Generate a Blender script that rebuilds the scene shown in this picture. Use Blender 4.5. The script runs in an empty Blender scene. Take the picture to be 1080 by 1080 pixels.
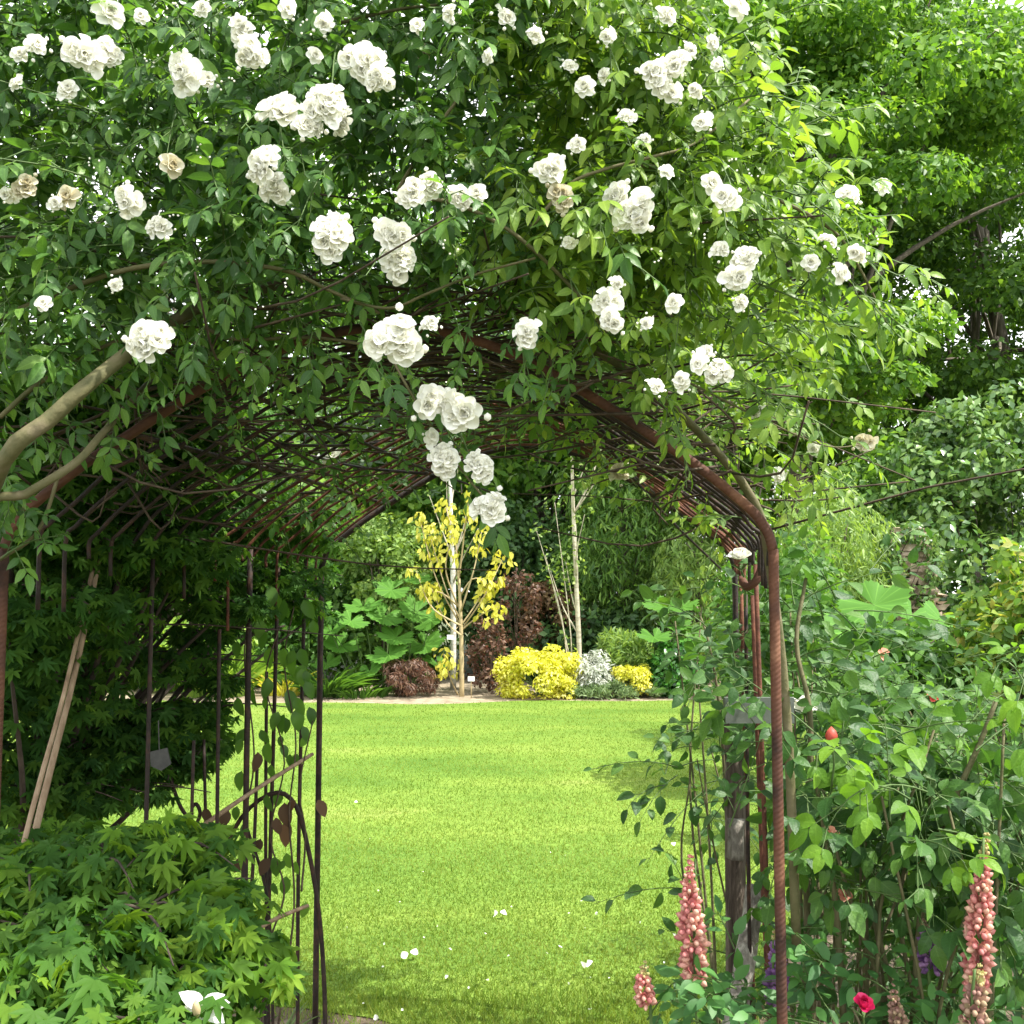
import bpy, math
import numpy as np

S = bpy.context.scene
COL = S.collection
PI = math.pi
CAMH = 1.62
PITCH = math.atan(80 / 1080)
CP, SP = math.cos(PITCH), math.sin(PITCH)
A = np.array


def P(px, py, Y):
    """world point at depth Y seen at photo position (px, py)"""
    x, y = (px - 540) / 1080, (540 - py) / 1080
    d = A([x, CP - SP * y, SP + CP * y])
    return d * (Y / d[1]) + A([0, 0, CAMH])


def nrm(a):
    return a / np.maximum(np.linalg.norm(a, axis=-1, keepdims=True), 1e-9)


def frames(d, n):
    """rotation matrices with columns side, direction, normal"""
    y = nrm(d)
    x = np.cross(y, n)
    x = nrm(x + 1e-6)
    z = np.cross(x, y)
    return np.stack([x, y, z], axis=-1)


# ------------------------------------------------------------------ mesh collecting
class Geo:
    def __init__(s):
        s.v, s.l, s.n, s.c, s.q = [], [], [], 0, []

    def add(s, V, L, N, Q=None):
        s.q.append(np.zeros((len(V), 2)) + 9 if Q is None else Q)
        s.v.append(np.asarray(V, float)); s.l.append(np.asarray(L) + s.c); s.n.append(np.asarray(N))
        s.c += len(V)

    def inst(s, T, pos, rot, sc):
        V, L, N = T
        n = len(pos)
        if n == 0:
            return
        sc = np.asarray(sc, float)
        if sc.ndim == 0:
            sc = np.full(n, float(sc))
        W = V[None] * (sc[:, None, :] if sc.ndim == 2 else sc[:, None, None])
        W = np.einsum('nij,nvj->nvi', rot, W) + pos[:, None, :]
        s.add(W.reshape(-1, 3), (L[None] + (np.arange(n) * len(V))[:, None]).ravel(), np.tile(N, n), np.tile(V[:, :2], (n, 1)))

    def arrays(s):
        return np.concatenate(s.v), np.concatenate(s.l).astype(np.int32), np.concatenate(s.n).astype(np.int32)

    def build(s, name, mat, parent=None, loc=None, smooth=True):
        V, L, N = s.arrays()
        o_loc = A(loc if loc is not None else (WORLD[parent.name] if parent else (0, 0, 0)), float)
        me = bpy.data.meshes.new(name)
        me.vertices.add(len(V)); me.loops.add(len(L)); me.polygons.add(len(N))
        me.vertices.foreach_set('co', (V - o_loc).astype(np.float32).ravel())
        me.loops.foreach_set('vertex_index', L)
        st = np.zeros(len(N), np.int32); st[1:] = np.cumsum(N)[:-1]
        me.polygons.foreach_set('loop_start', st)
        me.polygons.foreach_set('use_smooth', np.full(len(N), smooth))
        at = me.attributes.new('leaf_xy', 'FLOAT2', 'POINT')
        at.data.foreach_set('vector', np.concatenate(s.q).astype(np.float32).ravel())
        me.update(calc_edges=True); me.validate()
        me.materials.append(mat)
        o = bpy.data.objects.new(name, me)
        COL.objects.link(o)
        if parent is not None:
            o.parent = parent
            WORLD[o.name] = o_loc
        else:
            o.location = o_loc
            WORLD[o.name] = o_loc
        return o


WORLD = {}


def thing(name, label, cat, loc, group=None):
    o = bpy.data.objects.new(name, None)
    COL.objects.link(o)
    o.empty_display_size = .1
    o.location = loc
    WORLD[o.name] = A(loc, float)
    return tag(o, label, cat, group)


def tag(o, label, cat, group=None):
    o['label'] = label; o['category'] = cat
    if group:
        o['group'] = group
    return o


# ------------------------------------------------------------------ templates (V, loops, sizes)
def tmpl(V, F):
    return A(V, float), A([i for f in F for i in f], np.int32), A([len(f) for f in F], np.int32)


def as_tmpl(g):
    return g.arrays()


def t_leaf(w=.45, rows=3, fold=.15, droop=.25, peak=.42, base=0.):
    V = [(0, 0, 0)]; F = []
    for i in range(rows):
        v = (i + 1) / (rows + 1)
        k = v / peak if v < peak else (1 - v) / (1 - peak)
        h = w / 2 * math.sin(PI / 2 * min(1, k) ** .8)
        z = -droop * v * v
        V += [(-h, v, z + fold * h), (0, v, z), (h, v, z + fold * h)]
    V.append((0, 1, -droop))
    n = len(V) - 1
    F += [(0, 2, 1), (0, 3, 2)]
    for i in range(rows - 1):
        a = 1 + 3 * i; b = a + 3
        F += [(a, a + 1, b + 1, b), (a + 1, a + 2, b + 2, b + 1)]
    a = 1 + 3 * (rows - 1)
    F += [(a, a + 1, n), (a + 1, a + 2, n)]
    return tmpl(V, F)


def t_maple(lobes=((0, 1), (36, .93), (74, .75), (118, .45)), sinus=.36, wide=.105, droop=.3):
    ang = sorted([(s * a, l) for a, l in lobes for s in ((1, -1) if a else (1,))])
    V = [(0, .0, 0)]
    pts = []
    for i, (a, l) in enumerate(ang):
        if i:
            m = (a + ang[i - 1][0]) / 2
            pts.append((m, sinus * (.8 if abs(m) > 80 else 1), 0))
        ra = math.radians(a)
        w = wide * (.6 + .4 * l)
        for (f, s) in ((.62, -1), (1, 0), (.62, 1)):
            x = f * l * math.sin(ra) + s * w * math.cos(ra)
            y = f * l * math.cos(ra) - s * w * math.sin(ra)
            pts.append((x, y))
    for p in pts:
        if len(p) == 3:
            m = math.radians(p[0]); x, y, z = p[1] * math.sin(m), p[1] * math.cos(m), .05
        else:
            x, y = p; z = -droop * (x * x + y * y) * .6
        V.append((x, y + .0, z))
    F = [(0, i + 1, i) for i in range(1, len(V) - 1)]
    return tmpl(V, F)


def t_gunnera(n=72, lobes=7, rng=None, cup=.22, tooth=.07):
    V = [(0, 0, 0)]; F = []
    rings = (.35, .68, .88, 1.)
    th = np.linspace(-math.radians(168), math.radians(168), n)
    for j, rr in enumerate(rings):
        for i, t in enumerate(th):
            lob = abs(math.cos(lobes * t / 2 * (PI * 2 / (2 * PI))))
            r = (.72 + .28 * lob ** .7) * (1 - .18 * (abs(t) / PI) ** 2)
            if j == 3:
                r *= 1 + tooth * (1 if i % 2 else -1)
            else:
                r = .55 + (r - .55) * rr
            r *= rr
            z = cup * r * r + .07 * math.cos(lobes * t) * rr * rr - .22 * max(0, r - .6)
            V.append((r * math.sin(t), r * math.cos(t), z))
    for i in range(n - 1):
        F.append((0, i + 2, i + 1))
        for j in range(3):
            a = 1 + j * n + i; b = a + n
            F.append((a, a + 1, b + 1, b))
    return tmpl(V, F)


def t_stick(k=3, taper=.8):
    V = [(math.cos(2 * PI * i / k), y, math.sin(2 * PI * i / k)) for y in (0, 1) for i in range(k)]
    V = [(x * (1 if y == 0 else taper), y, z * (1 if y == 0 else taper)) for x, y, z in V]
    F = [(i, (i + 1) % k, k + (i + 1) % k, k + i) for i in range(k)]
    return tmpl(V, F)


def t_blob(k=6, r=3, sx=.5, sz=.5):
    """a small closed egg along y"""
    V = [(0, 0, 0)]
    for j in range(1, r + 1):
        v = j / (r + 1)
        h = math.sin(PI * v) ** .8
        for i in range(k):
            a = 2 * PI * i / k
            V.append((sx * h * math.cos(a), v, sz * h * math.sin(a)))
    V.append((0, 1, 0))
    F = [(0, 1 + (i + 1) % k, 1 + i) for i in range(k)]
    for j in range(r - 1):
        for i in range(k):
            a = 1 + j * k + i; b = 1 + j * k + (i + 1) % k
            F.append((a, b, b + k, a + k))
    a = 1 + (r - 1) * k
    F += [(a + i, a + (i + 1) % k, len(V) - 1) for i in range(k)]
    return tmpl(V, F)


def t_petal(w=.95, l=1., cup=.25, curl=.2, rows=3, cols=4):
    V = []; F = []
    for j in range(rows + 1):
        v = j / rows
        h = w / 2 * (.25 + .75 * math.sin(PI / 2 * min(1, v * 1.35))) * (1 if v < .99 else .72)
        for i in range(cols + 1):
            u = 2 * i / cols - 1
            y = l * v - (.16 * l * u * u if v > .9 else 0)
            z = cup * u * u * h * 2 + .35 * cup * math.sin(PI * v) * -1 - curl * max(0, v - .6) ** 1.5 * 2
            V.append((u * h, y, z))
    c = cols + 1
    for j in range(rows):
        for i in range(cols):
            a = j * c + i
            F.append((a, a + 1, a + 1 + c, a + c))
    return tmpl(V, F)


LEAF3 = t_leaf(.5, 3)
LEAF3N = t_leaf(.43, 3, .3, .34, .42)
LEAF2 = t_leaf(.5, 2, .15, .2)
LEAF1 = t_leaf(.6, 1, .2, .15, .45)
LEAFN = t_leaf(.2, 2, .1, .35, .4)
LEAFR = t_leaf(.6, 4, .3, .3, .4)
BLADE = tmpl([(-.5, 0, 0), (.5, 0, 0), (.33, .6, .05), (-.33, .6, .05), (0, 1, .22)], [(0, 1, 2, 3), (3, 2, 4)])
BLADE1 = tmpl([(-.5, 0, 0), (.5, 0, 0), (0, 1, .15)], [(0, 1, 2)])
MAPLE = t_maple()
MAPLE5 = t_maple(((0, 1), (45, .85), (95, .55)), .34, .12)
GUNN = t_gunnera()
GUNN_WIDE = t_gunnera(72, 5, None, .2, .045)
STICK = t_stick()
BLOB = t_blob()


def t_strap(n=6, bend=.9):
    V = []; F = []
    for i in range(n + 1):
        v = i / n
        a = bend * v
        w = .5 * (1 - v ** 2.2) + .02
        y = math.sin(a) / bend if bend else v
        z = -(1 - math.cos(a)) / bend
        V += [(-w, y, z + .15 * w), (0, y, z), (w, y, z + .15 * w)]
    for i in range(n):
        a = 3 * i
        F += [(a, a + 1, a + 4, a + 3), (a + 1, a + 2, a + 5, a + 4)]
    return tmpl(V, F)


STRAP = t_strap()


def spline(pts, n):
    pts = A(pts, float)
    if len(pts) < 3:
        t = np.linspace(0, 1, n)[:, None]
        return pts[0] * (1 - t) + pts[-1] * t
    p = np.vstack([2 * pts[0] - pts[1], pts, 2 * pts[-1] - pts[-2]])
    out = []
    for u in np.linspace(0, len(pts) - 1 - 1e-6, n):
        i = int(u); t = u - i
        a, b, c, d = p[i], p[i + 1], p[i + 2], p[i + 3]
        out.append(.5 * (2 * b + (c - a) * t + (2 * a - 5 * b + 4 * c - d) * t * t + (3 * b - a - 3 * c + d) * t ** 3))
    return A(out)


def tube(g, pts, r0, r1=None, k=6, n=None, wob=0, rng=None):
    if r1 is None:
        r1 = r0
    pts = A(pts, float)
    n = n or max(2, 4 * (len(pts) - 1) + 1)
    q = spline(pts, n)
    tg = nrm(np.gradient(q, axis=0))
    ref = A([0, 0, 1.]) if abs(tg[0][2]) < .9 else A([1., 0, 0])
    ring = []
    x = nrm(np.cross(tg[0], ref))
    for i in range(n):
        x = nrm(x - tg[i] * np.dot(x, tg[i])); y = np.cross(tg[i], x)
        r = r0 + (r1 - r0) * i / (n - 1)
        if wob and rng is not None:
            r *= 1 + wob * rng.normal()
        a = np.arange(k) * 2 * PI / k
        ring.append(q[i] + r * (np.cos(a)[:, None] * x + np.sin(a)[:, None] * y))
    V = np.vstack(ring)
    L = []; N = []
    for i in range(n - 1):
        for j in range(k):
            a = i * k + j; b = i * k + (j + 1) % k
            L += [a, b, b + k, a + k]; N.append(4)
    L += list(range(k))[::-1]; N.append(k)
    L += [(n - 1) * k + j for j in range(k)]; N.append(k)
    g.add(V, L, N)


def box(g, lo, hi, rot=0., cen=None, jit=0, rng=None):
    x0, y0, z0 = lo; x1, y1, z1 = hi
    V = A([(x, y, z) for z in (z0, z1) for y in (y0, y1) for x in (x0, x1)], float)
    if jit:
        V += rng.normal(size=V.shape) * jit
    F = [(0, 2, 3, 1), (4, 5, 7, 6), (0, 1, 5, 4), (2, 6, 7, 3), (0, 4, 6, 2), (1, 3, 7, 5)]
    V, L, N = tmpl(V, F)
    g.add(V, L, N)


# ------------------------------------------------------------------ materials
def new_mat(name):
    m = bpy.data.materials.new(name); m.use_nodes = True
    nt = m.node_tree; nt.nodes.clear()
    out = nt.nodes.new('ShaderNodeOutputMaterial')
    return m, nt, out


def ramp(nt, cols, pos=None):
    r = nt.nodes.new('ShaderNodeValToRGB')
    e = r.color_ramp.elements
    n = len(cols)
    while len(e) < n:
        e.new(.5)
    for i, c in enumerate(cols):
        e[i].position = pos[i] if pos else i / max(1, n - 1)
        e[i].color = (*c, 1)
    return r


def leaf_mat(name, cols, trans=.42, rough=.42, tint=(1.5, 1.45, .6), spec=.4, noise=1.2, mot=.25, bump=0, bscale=140, vein=0, slope=.75, stretch=None, radial=0):
    m, nt, out = new_mat(name)
    N = nt.nodes.new; L = nt.links.new
    geo = N('ShaderNodeNewGeometry')
    tc = N('ShaderNodeTexCoord')
    nz = N('ShaderNodeTexNoise'); nz.inputs['Scale'].default_value = noise; nz.inputs['Detail'].default_value = 2
    L(tc.outputs['Object'], nz.inputs['Vector'])
    mm = N('ShaderNodeMath'); mm.operation = 'MULTIPLY_ADD'
    L(nz.outputs['Fac'], mm.inputs[0]); mm.inputs[1].default_value = mot * 2; mm.inputs[2].default_value = -mot * (1.75 if vein else 1)
    ad = N('ShaderNodeMath'); ad.operation = 'ADD'; ad.use_clamp = True
    L(geo.outputs['Random Per Island'], ad.inputs[0]); L(mm.outputs[0], ad.inputs[1])
    r = ramp(nt, cols, [.97 * i / (len(cols) - 2) if i < len(cols) - 1 else 1. for i in range(len(cols))] if vein else None); L(ad.outputs[0], r.inputs[0])
    if stretch:
        mp = N('ShaderNodeMapping'); mp.inputs['Scale'].default_value = stretch
        L(tc.outputs['Object'], mp.inputs[0]); L(mp.outputs[0], nz.inputs['Vector'])
    base = r.outputs[0]
    if vein:                                            # midrib and side veins, a paler green
        def math_(op, a, b=None):
            q = N('ShaderNodeMath'); q.operation = op
            for i, x in enumerate((a, b)):
                if x is None:
                    continue
                if isinstance(x, (int, float)):
                    q.inputs[i].default_value = x
                else:
                    L(x, q.inputs[i])
            return q.outputs[0]
        at = N('ShaderNodeAttribute'); at.attribute_name = 'leaf_xy'
        sx = N('ShaderNodeSeparateXYZ'); L(at.outputs['Vector'], sx.inputs[0])
        ax = math_('ABSOLUTE', sx.outputs[0])
        mid = math_('LESS_THAN', ax, .018)
        ph = math_('FRACT', math_('MULTIPLY', math_('SUBTRACT', sx.outputs[1], math_('MULTIPLY', ax, slope)), 8.0))
        side = math_('MULTIPLY', math_('LESS_THAN', ph, .17), .55)
        if radial:                                      # ribs fanning out from the leaf base
            an = math_('ARCTAN2', sx.outputs[0], sx.outputs[1])
            side = math_('LESS_THAN', math_('FRACT', math_('MULTIPLY', an, radial)), .12)
        vm = math_('MULTIPLY', math_('MAXIMUM', mid, side), vein)
        mv = N('ShaderNodeMix'); mv.data_type = 'RGBA'
        L(vm, mv.inputs['Factor']); L(r.outputs[0], mv.inputs['A'])
        lt = N('ShaderNodeMix'); lt.data_type = 'RGBA'; lt.blend_type = 'MULTIPLY'; lt.inputs['Factor'].default_value = 1
        L(r.outputs[0], lt.inputs['A']); lt.inputs['B'].default_value = (2.1, 1.8, 1.9, 1)
        L(lt.outputs['Result'], mv.inputs['B']); base = mv.outputs['Result']
    pb = N('ShaderNodeBsdfPrincipled')
    pb.inputs['Roughness'].default_value = rough
    pb.inputs['Specular IOR Level'].default_value = spec
    L(base, pb.inputs['Base Color'])
    if bump:
        n2 = N('ShaderNodeTexNoise'); n2.inputs['Scale'].default_value = bscale; n2.inputs['Detail'].default_value = 3
        L(tc.outputs['Object'], n2.inputs['Vector'])
        bp = N('ShaderNodeBump'); bp.inputs['Strength'].default_value = bump; bp.inputs['Distance'].default_value = .004
        L(n2.outputs['Fac'], bp.inputs['Height']); L(bp.outputs[0], pb.inputs['Normal'])
    tr = N('ShaderNodeBsdfTranslucent')
    mx = N('ShaderNodeMix'); mx.data_type = 'RGBA'; mx.blend_type = 'MULTIPLY'; mx.inputs['Factor'].default_value = 1
    L(r.outputs[0], mx.inputs['A']); mx.inputs['B'].default_value = (*tint, 1)
    L(mx.outputs['Result'], tr.inputs['Color'])
    ms = N('ShaderNodeMixShader'); ms.inputs[0].default_value = trans
    L(pb.outputs[0], ms.inputs[1]); L(tr.outputs[0], ms.inputs[2]); L(ms.outputs[0], out.inputs[0])
    return m


def solid_mat(name, cols, scale=8, rough=.8, bump=.0, bscale=40, stretch=(1, 1, 1), spec=.3, metal=0, detail=6):
    m, nt, out = new_mat(name)
    N = nt.nodes.new; L = nt.links.new
    tc = N('ShaderNodeTexCoord'); mp = N('ShaderNodeMapping'); mp.inputs['Scale'].default_value = stretch
    L(tc.outputs['Object'], mp.inputs[0])
    nz = N('ShaderNodeTexNoise'); nz.inputs['Scale'].default_value = scale; nz.inputs['Detail'].default_value = detail
    nz.inputs['Roughness'].default_value = .65
    L(mp.outputs[0], nz.inputs['Vector'])
    r = ramp(nt, cols, [.3 + .4 * i / max(1, len(cols) - 1) for i in range(len(cols))])
    L(nz.outputs['Fac'], r.inputs[0])
    pb = N('ShaderNodeBsdfPrincipled')
    pb.inputs['Roughness'].default_value = rough; pb.inputs['Specular IOR Level'].default_value = spec
    pb.inputs['Metallic'].default_value = metal
    L(r.outputs[0], pb.inputs['Base Color'])
    if bump:
        n2 = N('ShaderNodeTexNoise'); n2.inputs['Scale'].default_value = bscale; n2.inputs['Detail'].default_value = 5
        L(mp.outputs[0], n2.inputs['Vector'])
        b = N('ShaderNodeBump'); b.inputs['Strength'].default_value = bump; b.inputs['Distance'].default_value = .02
        L(n2.outputs['Fac'], b.inputs['Height']); L(b.outputs[0], pb.inputs['Normal'])
    L(pb.outputs[0], out.inputs[0])
    return m


def rebar_mat(name):
    m = solid_mat(name, [(.028, .014, .01), (.075, .032, .02), (.105, .043, .024), (.2, .095, .055)], 9, .75, 0)
    nt = m.node_tree; N = nt.nodes.new; L = nt.links.new
    pb = [n for n in nt.nodes if n.type == 'BSDF_PRINCIPLED'][0]
    tc = [n for n in nt.nodes if n.type == 'TEX_COORD'][0]
    mp = N('ShaderNodeMapping'); mp.inputs['Rotation'].default_value = (0, math.radians(32), 0)
    L(tc.outputs['Object'], mp.inputs[0])
    w = N('ShaderNodeTexWave'); w.bands_direction = 'Z'; w.inputs['Scale'].default_value = 36; w.inputs['Distortion'].default_value = .6
    L(mp.outputs[0], w.inputs[0])
    b = N('ShaderNodeBump'); b.inputs['Strength'].default_value = .18; b.inputs['Distance'].default_value = .006
    L(w.outputs['Fac'], b.inputs['Height']); L(b.outputs[0], pb.inputs['Normal'])
    return m


M = {}
M['rose_green'] = leaf_mat('rose leaf green', [(.05, .125, .03), (.08, .185, .038), (.125, .25, .046), (.18, .31, .056), (.34, .34, .06)], .46, bump=.3, vein=.5)
M['rose_young'] = leaf_mat('rose leaf young', [(.1, .2, .032), (.16, .28, .042), (.22, .345, .055), (.29, .385, .07), (.42, .33, .06)], .5, bump=.3, vein=.45)
M['rose_stem'] = solid_mat('rose cane bark', [(.07, .075, .03), (.12, .11, .05), (.16, .13, .08)], 14, .75, .3)
M['old_wood'] = solid_mat('dead cane', [(.035, .024, .016), (.07, .05, .034), (.12, .09, .06)], 20, .9, .3)
M['green_stem'] = solid_mat('green stem', [(.06, .11, .03), (.1, .16, .045)], 15, .6)
M['white_petal'] = leaf_mat('white petal', [(.9, .89, .8), (.93, .925, .87), (.94, .94, .91)], .3, .55, (1, .98, .88), .2)
M['faded_petal'] = leaf_mat('faded petal', [(.55, .50, .36), (.68, .64, .48), (.76, .73, .6)], .3, .6, (1, .95, .8), .2)
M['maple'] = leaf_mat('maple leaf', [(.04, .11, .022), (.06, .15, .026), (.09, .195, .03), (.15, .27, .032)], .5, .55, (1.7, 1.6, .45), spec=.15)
M['maple_backlit_tint'] = leaf_mat('backlit tint maple leaf', [(.1, .22, .025), (.16, .3, .03), (.24, .36, .04)], .5, .55, (1.5, 1.4, .45), spec=.15)  # lighter copy of the maple green, sun shining through put into the colour
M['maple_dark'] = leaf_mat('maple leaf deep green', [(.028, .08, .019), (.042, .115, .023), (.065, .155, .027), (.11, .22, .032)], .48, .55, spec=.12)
M['maple_bark'] = solid_mat('maple bark', [(.028, .022, .018), (.06, .045, .035), (.09, .07, .05)], 12, .85, .3)
M['cane'] = solid_mat('weathered cane', [(.17, .11, .07), (.27, .19, .12), (.36, .27, .18)], 9, .8, .2, stretch=(6, 6, 1))
M['rebar'] = rebar_mat('rusty ribbed steel')
M['rust'] = solid_mat('rusty rod', [(.04, .018, .013), (.12, .045, .028), (.21, .085, .045)], 25, .8, .2, 90)
M['dark_iron'] = solid_mat('dark iron', [(.012, .009, .008), (.03, .02, .016), (.075, .035, .022)], 22, .7, .2, 90)
M['post'] = solid_mat('weathered post', [(.035, .026, .02), (.085, .065, .05), (.2, .165, .13)], 9, .9, .5, 30, (6, 6, .8))
M['lichen_board'] = solid_mat('lichened board', [(.06, .05, .04), (.22, .2, .17), (.5, .48, .42)], 14, .9, .5, 40, (2, 2, 1))
M['grey_board'] = solid_mat('grey green board', [(.08, .095, .08), (.13, .145, .12)], 6, .7, .1)
M['soil'] = solid_mat('bed soil', [(.12, .095, .065), (.27, .22, .15), (.4, .34, .25)], 5, .95, .6, 25)
M['dark_soil'] = solid_mat('foreground soil', [(.05, .038, .025), (.11, .082, .055), (.2, .155, .11)], 9, .95, .8, 40)
M['ground'] = solid_mat('rough ground', [(.03, .04, .015), (.06, .08, .025), (.1, .09, .05)], 1.2, .95, .5, 10)
M['bark'] = solid_mat('oak bark', [(.06, .05, .038), (.13, .11, .085), (.2, .17, .13)], 4, .9, .7, 8, (3, 3, .6))
M['pale_bark'] = solid_mat('pale bark', [(.2, .18, .12), (.42, .38, .28), (.56, .51, .4)], 5, .7, .1, stretch=(1, 1, 3))
M['white_bark'] = solid_mat('white birch bark', [(.26, .24, .2), (.6, .57, .5), (.7, .67, .6)], 5, .7, .1, stretch=(1, 1, 4))
M['tan_twig'] = solid_mat('tan twig', [(.3, .23, .12), (.45, .36, .2)], 6, .7)
M['oak'] = leaf_mat('oak leaf', [(.055, .135, .022), (.095, .215, .03), (.145, .29, .038), (.23, .385, .052)], .45, .5, noise=.5)
M['oak_deep'] = leaf_mat('deep oak leaf', [(.045, .11, .022), (.075, .165, .028), (.11, .225, .034), (.17, .31, .045)], .4, .5, noise=.5)
M['oak_dark'] = leaf_mat('dark oak leaf', [(.028, .07, .017), (.045, .105, .021), (.065, .145, .026), (.11, .22, .034)], .4, .5, noise=.5)
M['lime'] = leaf_mat('lime green leaf', [(.13, .25, .04), (.19, .33, .05), (.26, .41, .065), (.33, .46, .09)], .45, .5)
M['willow'] = leaf_mat('willow leaf', [(.06, .14, .032), (.1, .2, .04), (.15, .28, .055), (.21, .35, .07)], .4, .5)
M['willow_pale'] = leaf_mat('pale willow leaf', [(.11, .2, .05), (.17, .28, .06), (.22, .34, .08), (.29, .4, .11)], .4, .5)
M['conifer'] = leaf_mat('dark evergreen leaf', [(.03, .075, .022), (.05, .115, .03), (.085, .165, .038)], .2, .5)
M['ivy'] = leaf_mat('ivy leaf', [(.045, .11, .028), (.08, .17, .04), (.13, .24, .055), (.2, .31, .09)], .25, .3, spec=.6)
M['gunnera'] = leaf_mat('gunnera leaf', [(.06, .16, .026), (.08, .2, .03), (.115, .25, .038), (.15, .29, .045)], .35, .6, mot=.1, spec=.15, bump=.6, bscale=12, vein=.55, radial=2.3)
M['yellow_leaf'] = leaf_mat('yellow sapling leaf', [(.46, .47, .06), (.6, .58, .08), (.72, .68, .14)], .4, .5, (1.1, 1.05, .5))
M['gold'] = leaf_mat('golden shrub leaf', [(.46, .5, .03), (.64, .63, .05), (.76, .73, .1), (.82, .8, .28)], .35, .5, (1.1, 1.05, .4), noise=3)
M['purple'] = leaf_mat('purple leaf', [(.075, .045, .032), (.12, .07, .048), (.17, .095, .062), (.2, .13, .075)], .35, .5, (1.5, .9, .8))
M['russet'] = leaf_mat('russet leaf', [(.1, .07, .03), (.17, .1, .05), (.2, .14, .06)], .3, .6, (1.3, 1, .7))
M['silver'] = leaf_mat('silver leaf', [(.38, .42, .33), (.55, .58, .5), (.75, .76, .72)], .25, .6, (1, 1, .9))
M['greygreen'] = leaf_mat('grey green leaf', [(.1, .17, .06), (.16, .24, .09), (.23, .31, .14)], .3, .6, (1.2, 1.2, .8))
M['laurel'] = leaf_mat('glossy laurel leaf', [(.03, .11, .022), (.05, .17, .03), (.09, .25, .04)], .3, .25, spec=.7)
M['bigleaf'] = leaf_mat('broad rose leaf', [(.034, .096, .022), (.055, .138, .027), (.085, .185, .032), (.12, .26, .035), (.28, .27, .05)], .4, .45, spec=.35, bump=.5, vein=.5)
M['bigleaf_lime'] = leaf_mat('fresh broad leaf', [(.1, .22, .025), (.15, .3, .03), (.2, .36, .04), (.3, .36, .05)], .5, .45, spec=.25, bump=.5, vein=.4)
M['shrub_mid'] = leaf_mat('mid green leaf', [(.045, .115, .024), (.068, .16, .03), (.1, .22, .036), (.15, .29, .05), (.28, .3, .06)], .45, .5, spec=.3, vein=.4)
M['yelshrub'] = leaf_mat('yellow tipped leaf', [(.08, .18, .03), (.13, .24, .035), (.19, .3, .045), (.36, .33, .09)], .45, .5)
M['lupin_leaf'] = leaf_mat('lupin leaf', [(.045, .14, .04), (.07, .19, .05), (.1, .25, .06)], .4, .5)
M['vine'] = leaf_mat('vine leaf', [(.05, .12, .025), (.08, .18, .03), (.12, .24, .04)], .5, .4)
M['vine_dry'] = leaf_mat('dry vine leaf', [(.06, .035, .02), (.1, .06, .035), (.16, .09, .05)], .3, .7, (1.2, 1, .7))
M['salmon'] = leaf_mat('salmon lupin floret', [(.5, .16, .16), (.62, .25, .23), (.68, .34, .28), (.72, .48, .35)], .25, .55, (1.1, .9, .8), .25)
M['salmon_tip'] = leaf_mat('pale lupin bud', [(.5, .34, .18), (.5, .45, .2), (.42, .45, .18)], .25, .6, (1, 1, .7), .2)
M['dusky'] = leaf_mat('dusky lupin floret', [(.3, .16, .14), (.42, .26, .2), (.36, .3, .16)], .25, .6, (1, .9, .8), .2)
M['purple_floret'] = leaf_mat('purple lupin floret', [(.17, .08, .24), (.27, .13, .33), (.4, .22, .42)], .25, .55, (1, .9, 1.1), .25)
M['magenta'] = leaf_mat('magenta petal', [(.55, .012, .09), (.65, .02, .12), (.72, .04, .16)], .3, .5, (1.1, .7, .8))
M['peach'] = leaf_mat('peach petal', [(.66, .25, .16), (.72, .34, .24), (.78, .45, .34)], .3, .5, (1.1, .9, .8))
M['coral'] = leaf_mat('coral bud', [(.55, .08, .06), (.65, .14, .1)], .3, .5, (1.1, .9, .8))
M['tag_white'] = solid_mat('white label', [(.75, .75, .72), (.82, .82, .8)], 5, .6)
M['tag_grey'] = solid_mat('grey label', [(.04, .04, .037), (.09, .09, .083)], 30, .5)
M['stone'] = solid_mat('tan stone', [(.16, .12, .08), (.33, .26, .18), (.5, .41, .31)], 9, .9, .6, 12)
M['grass'] = leaf_mat('grass blade', [(.098, .188, .024), (.145, .235, .034), (.19, .277, .044), (.255, .305, .072)], .35, .6, (1.4, 1.25, .5), .12, noise=1.0, mot=.5, stretch=(.3, 1, 1))


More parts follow.
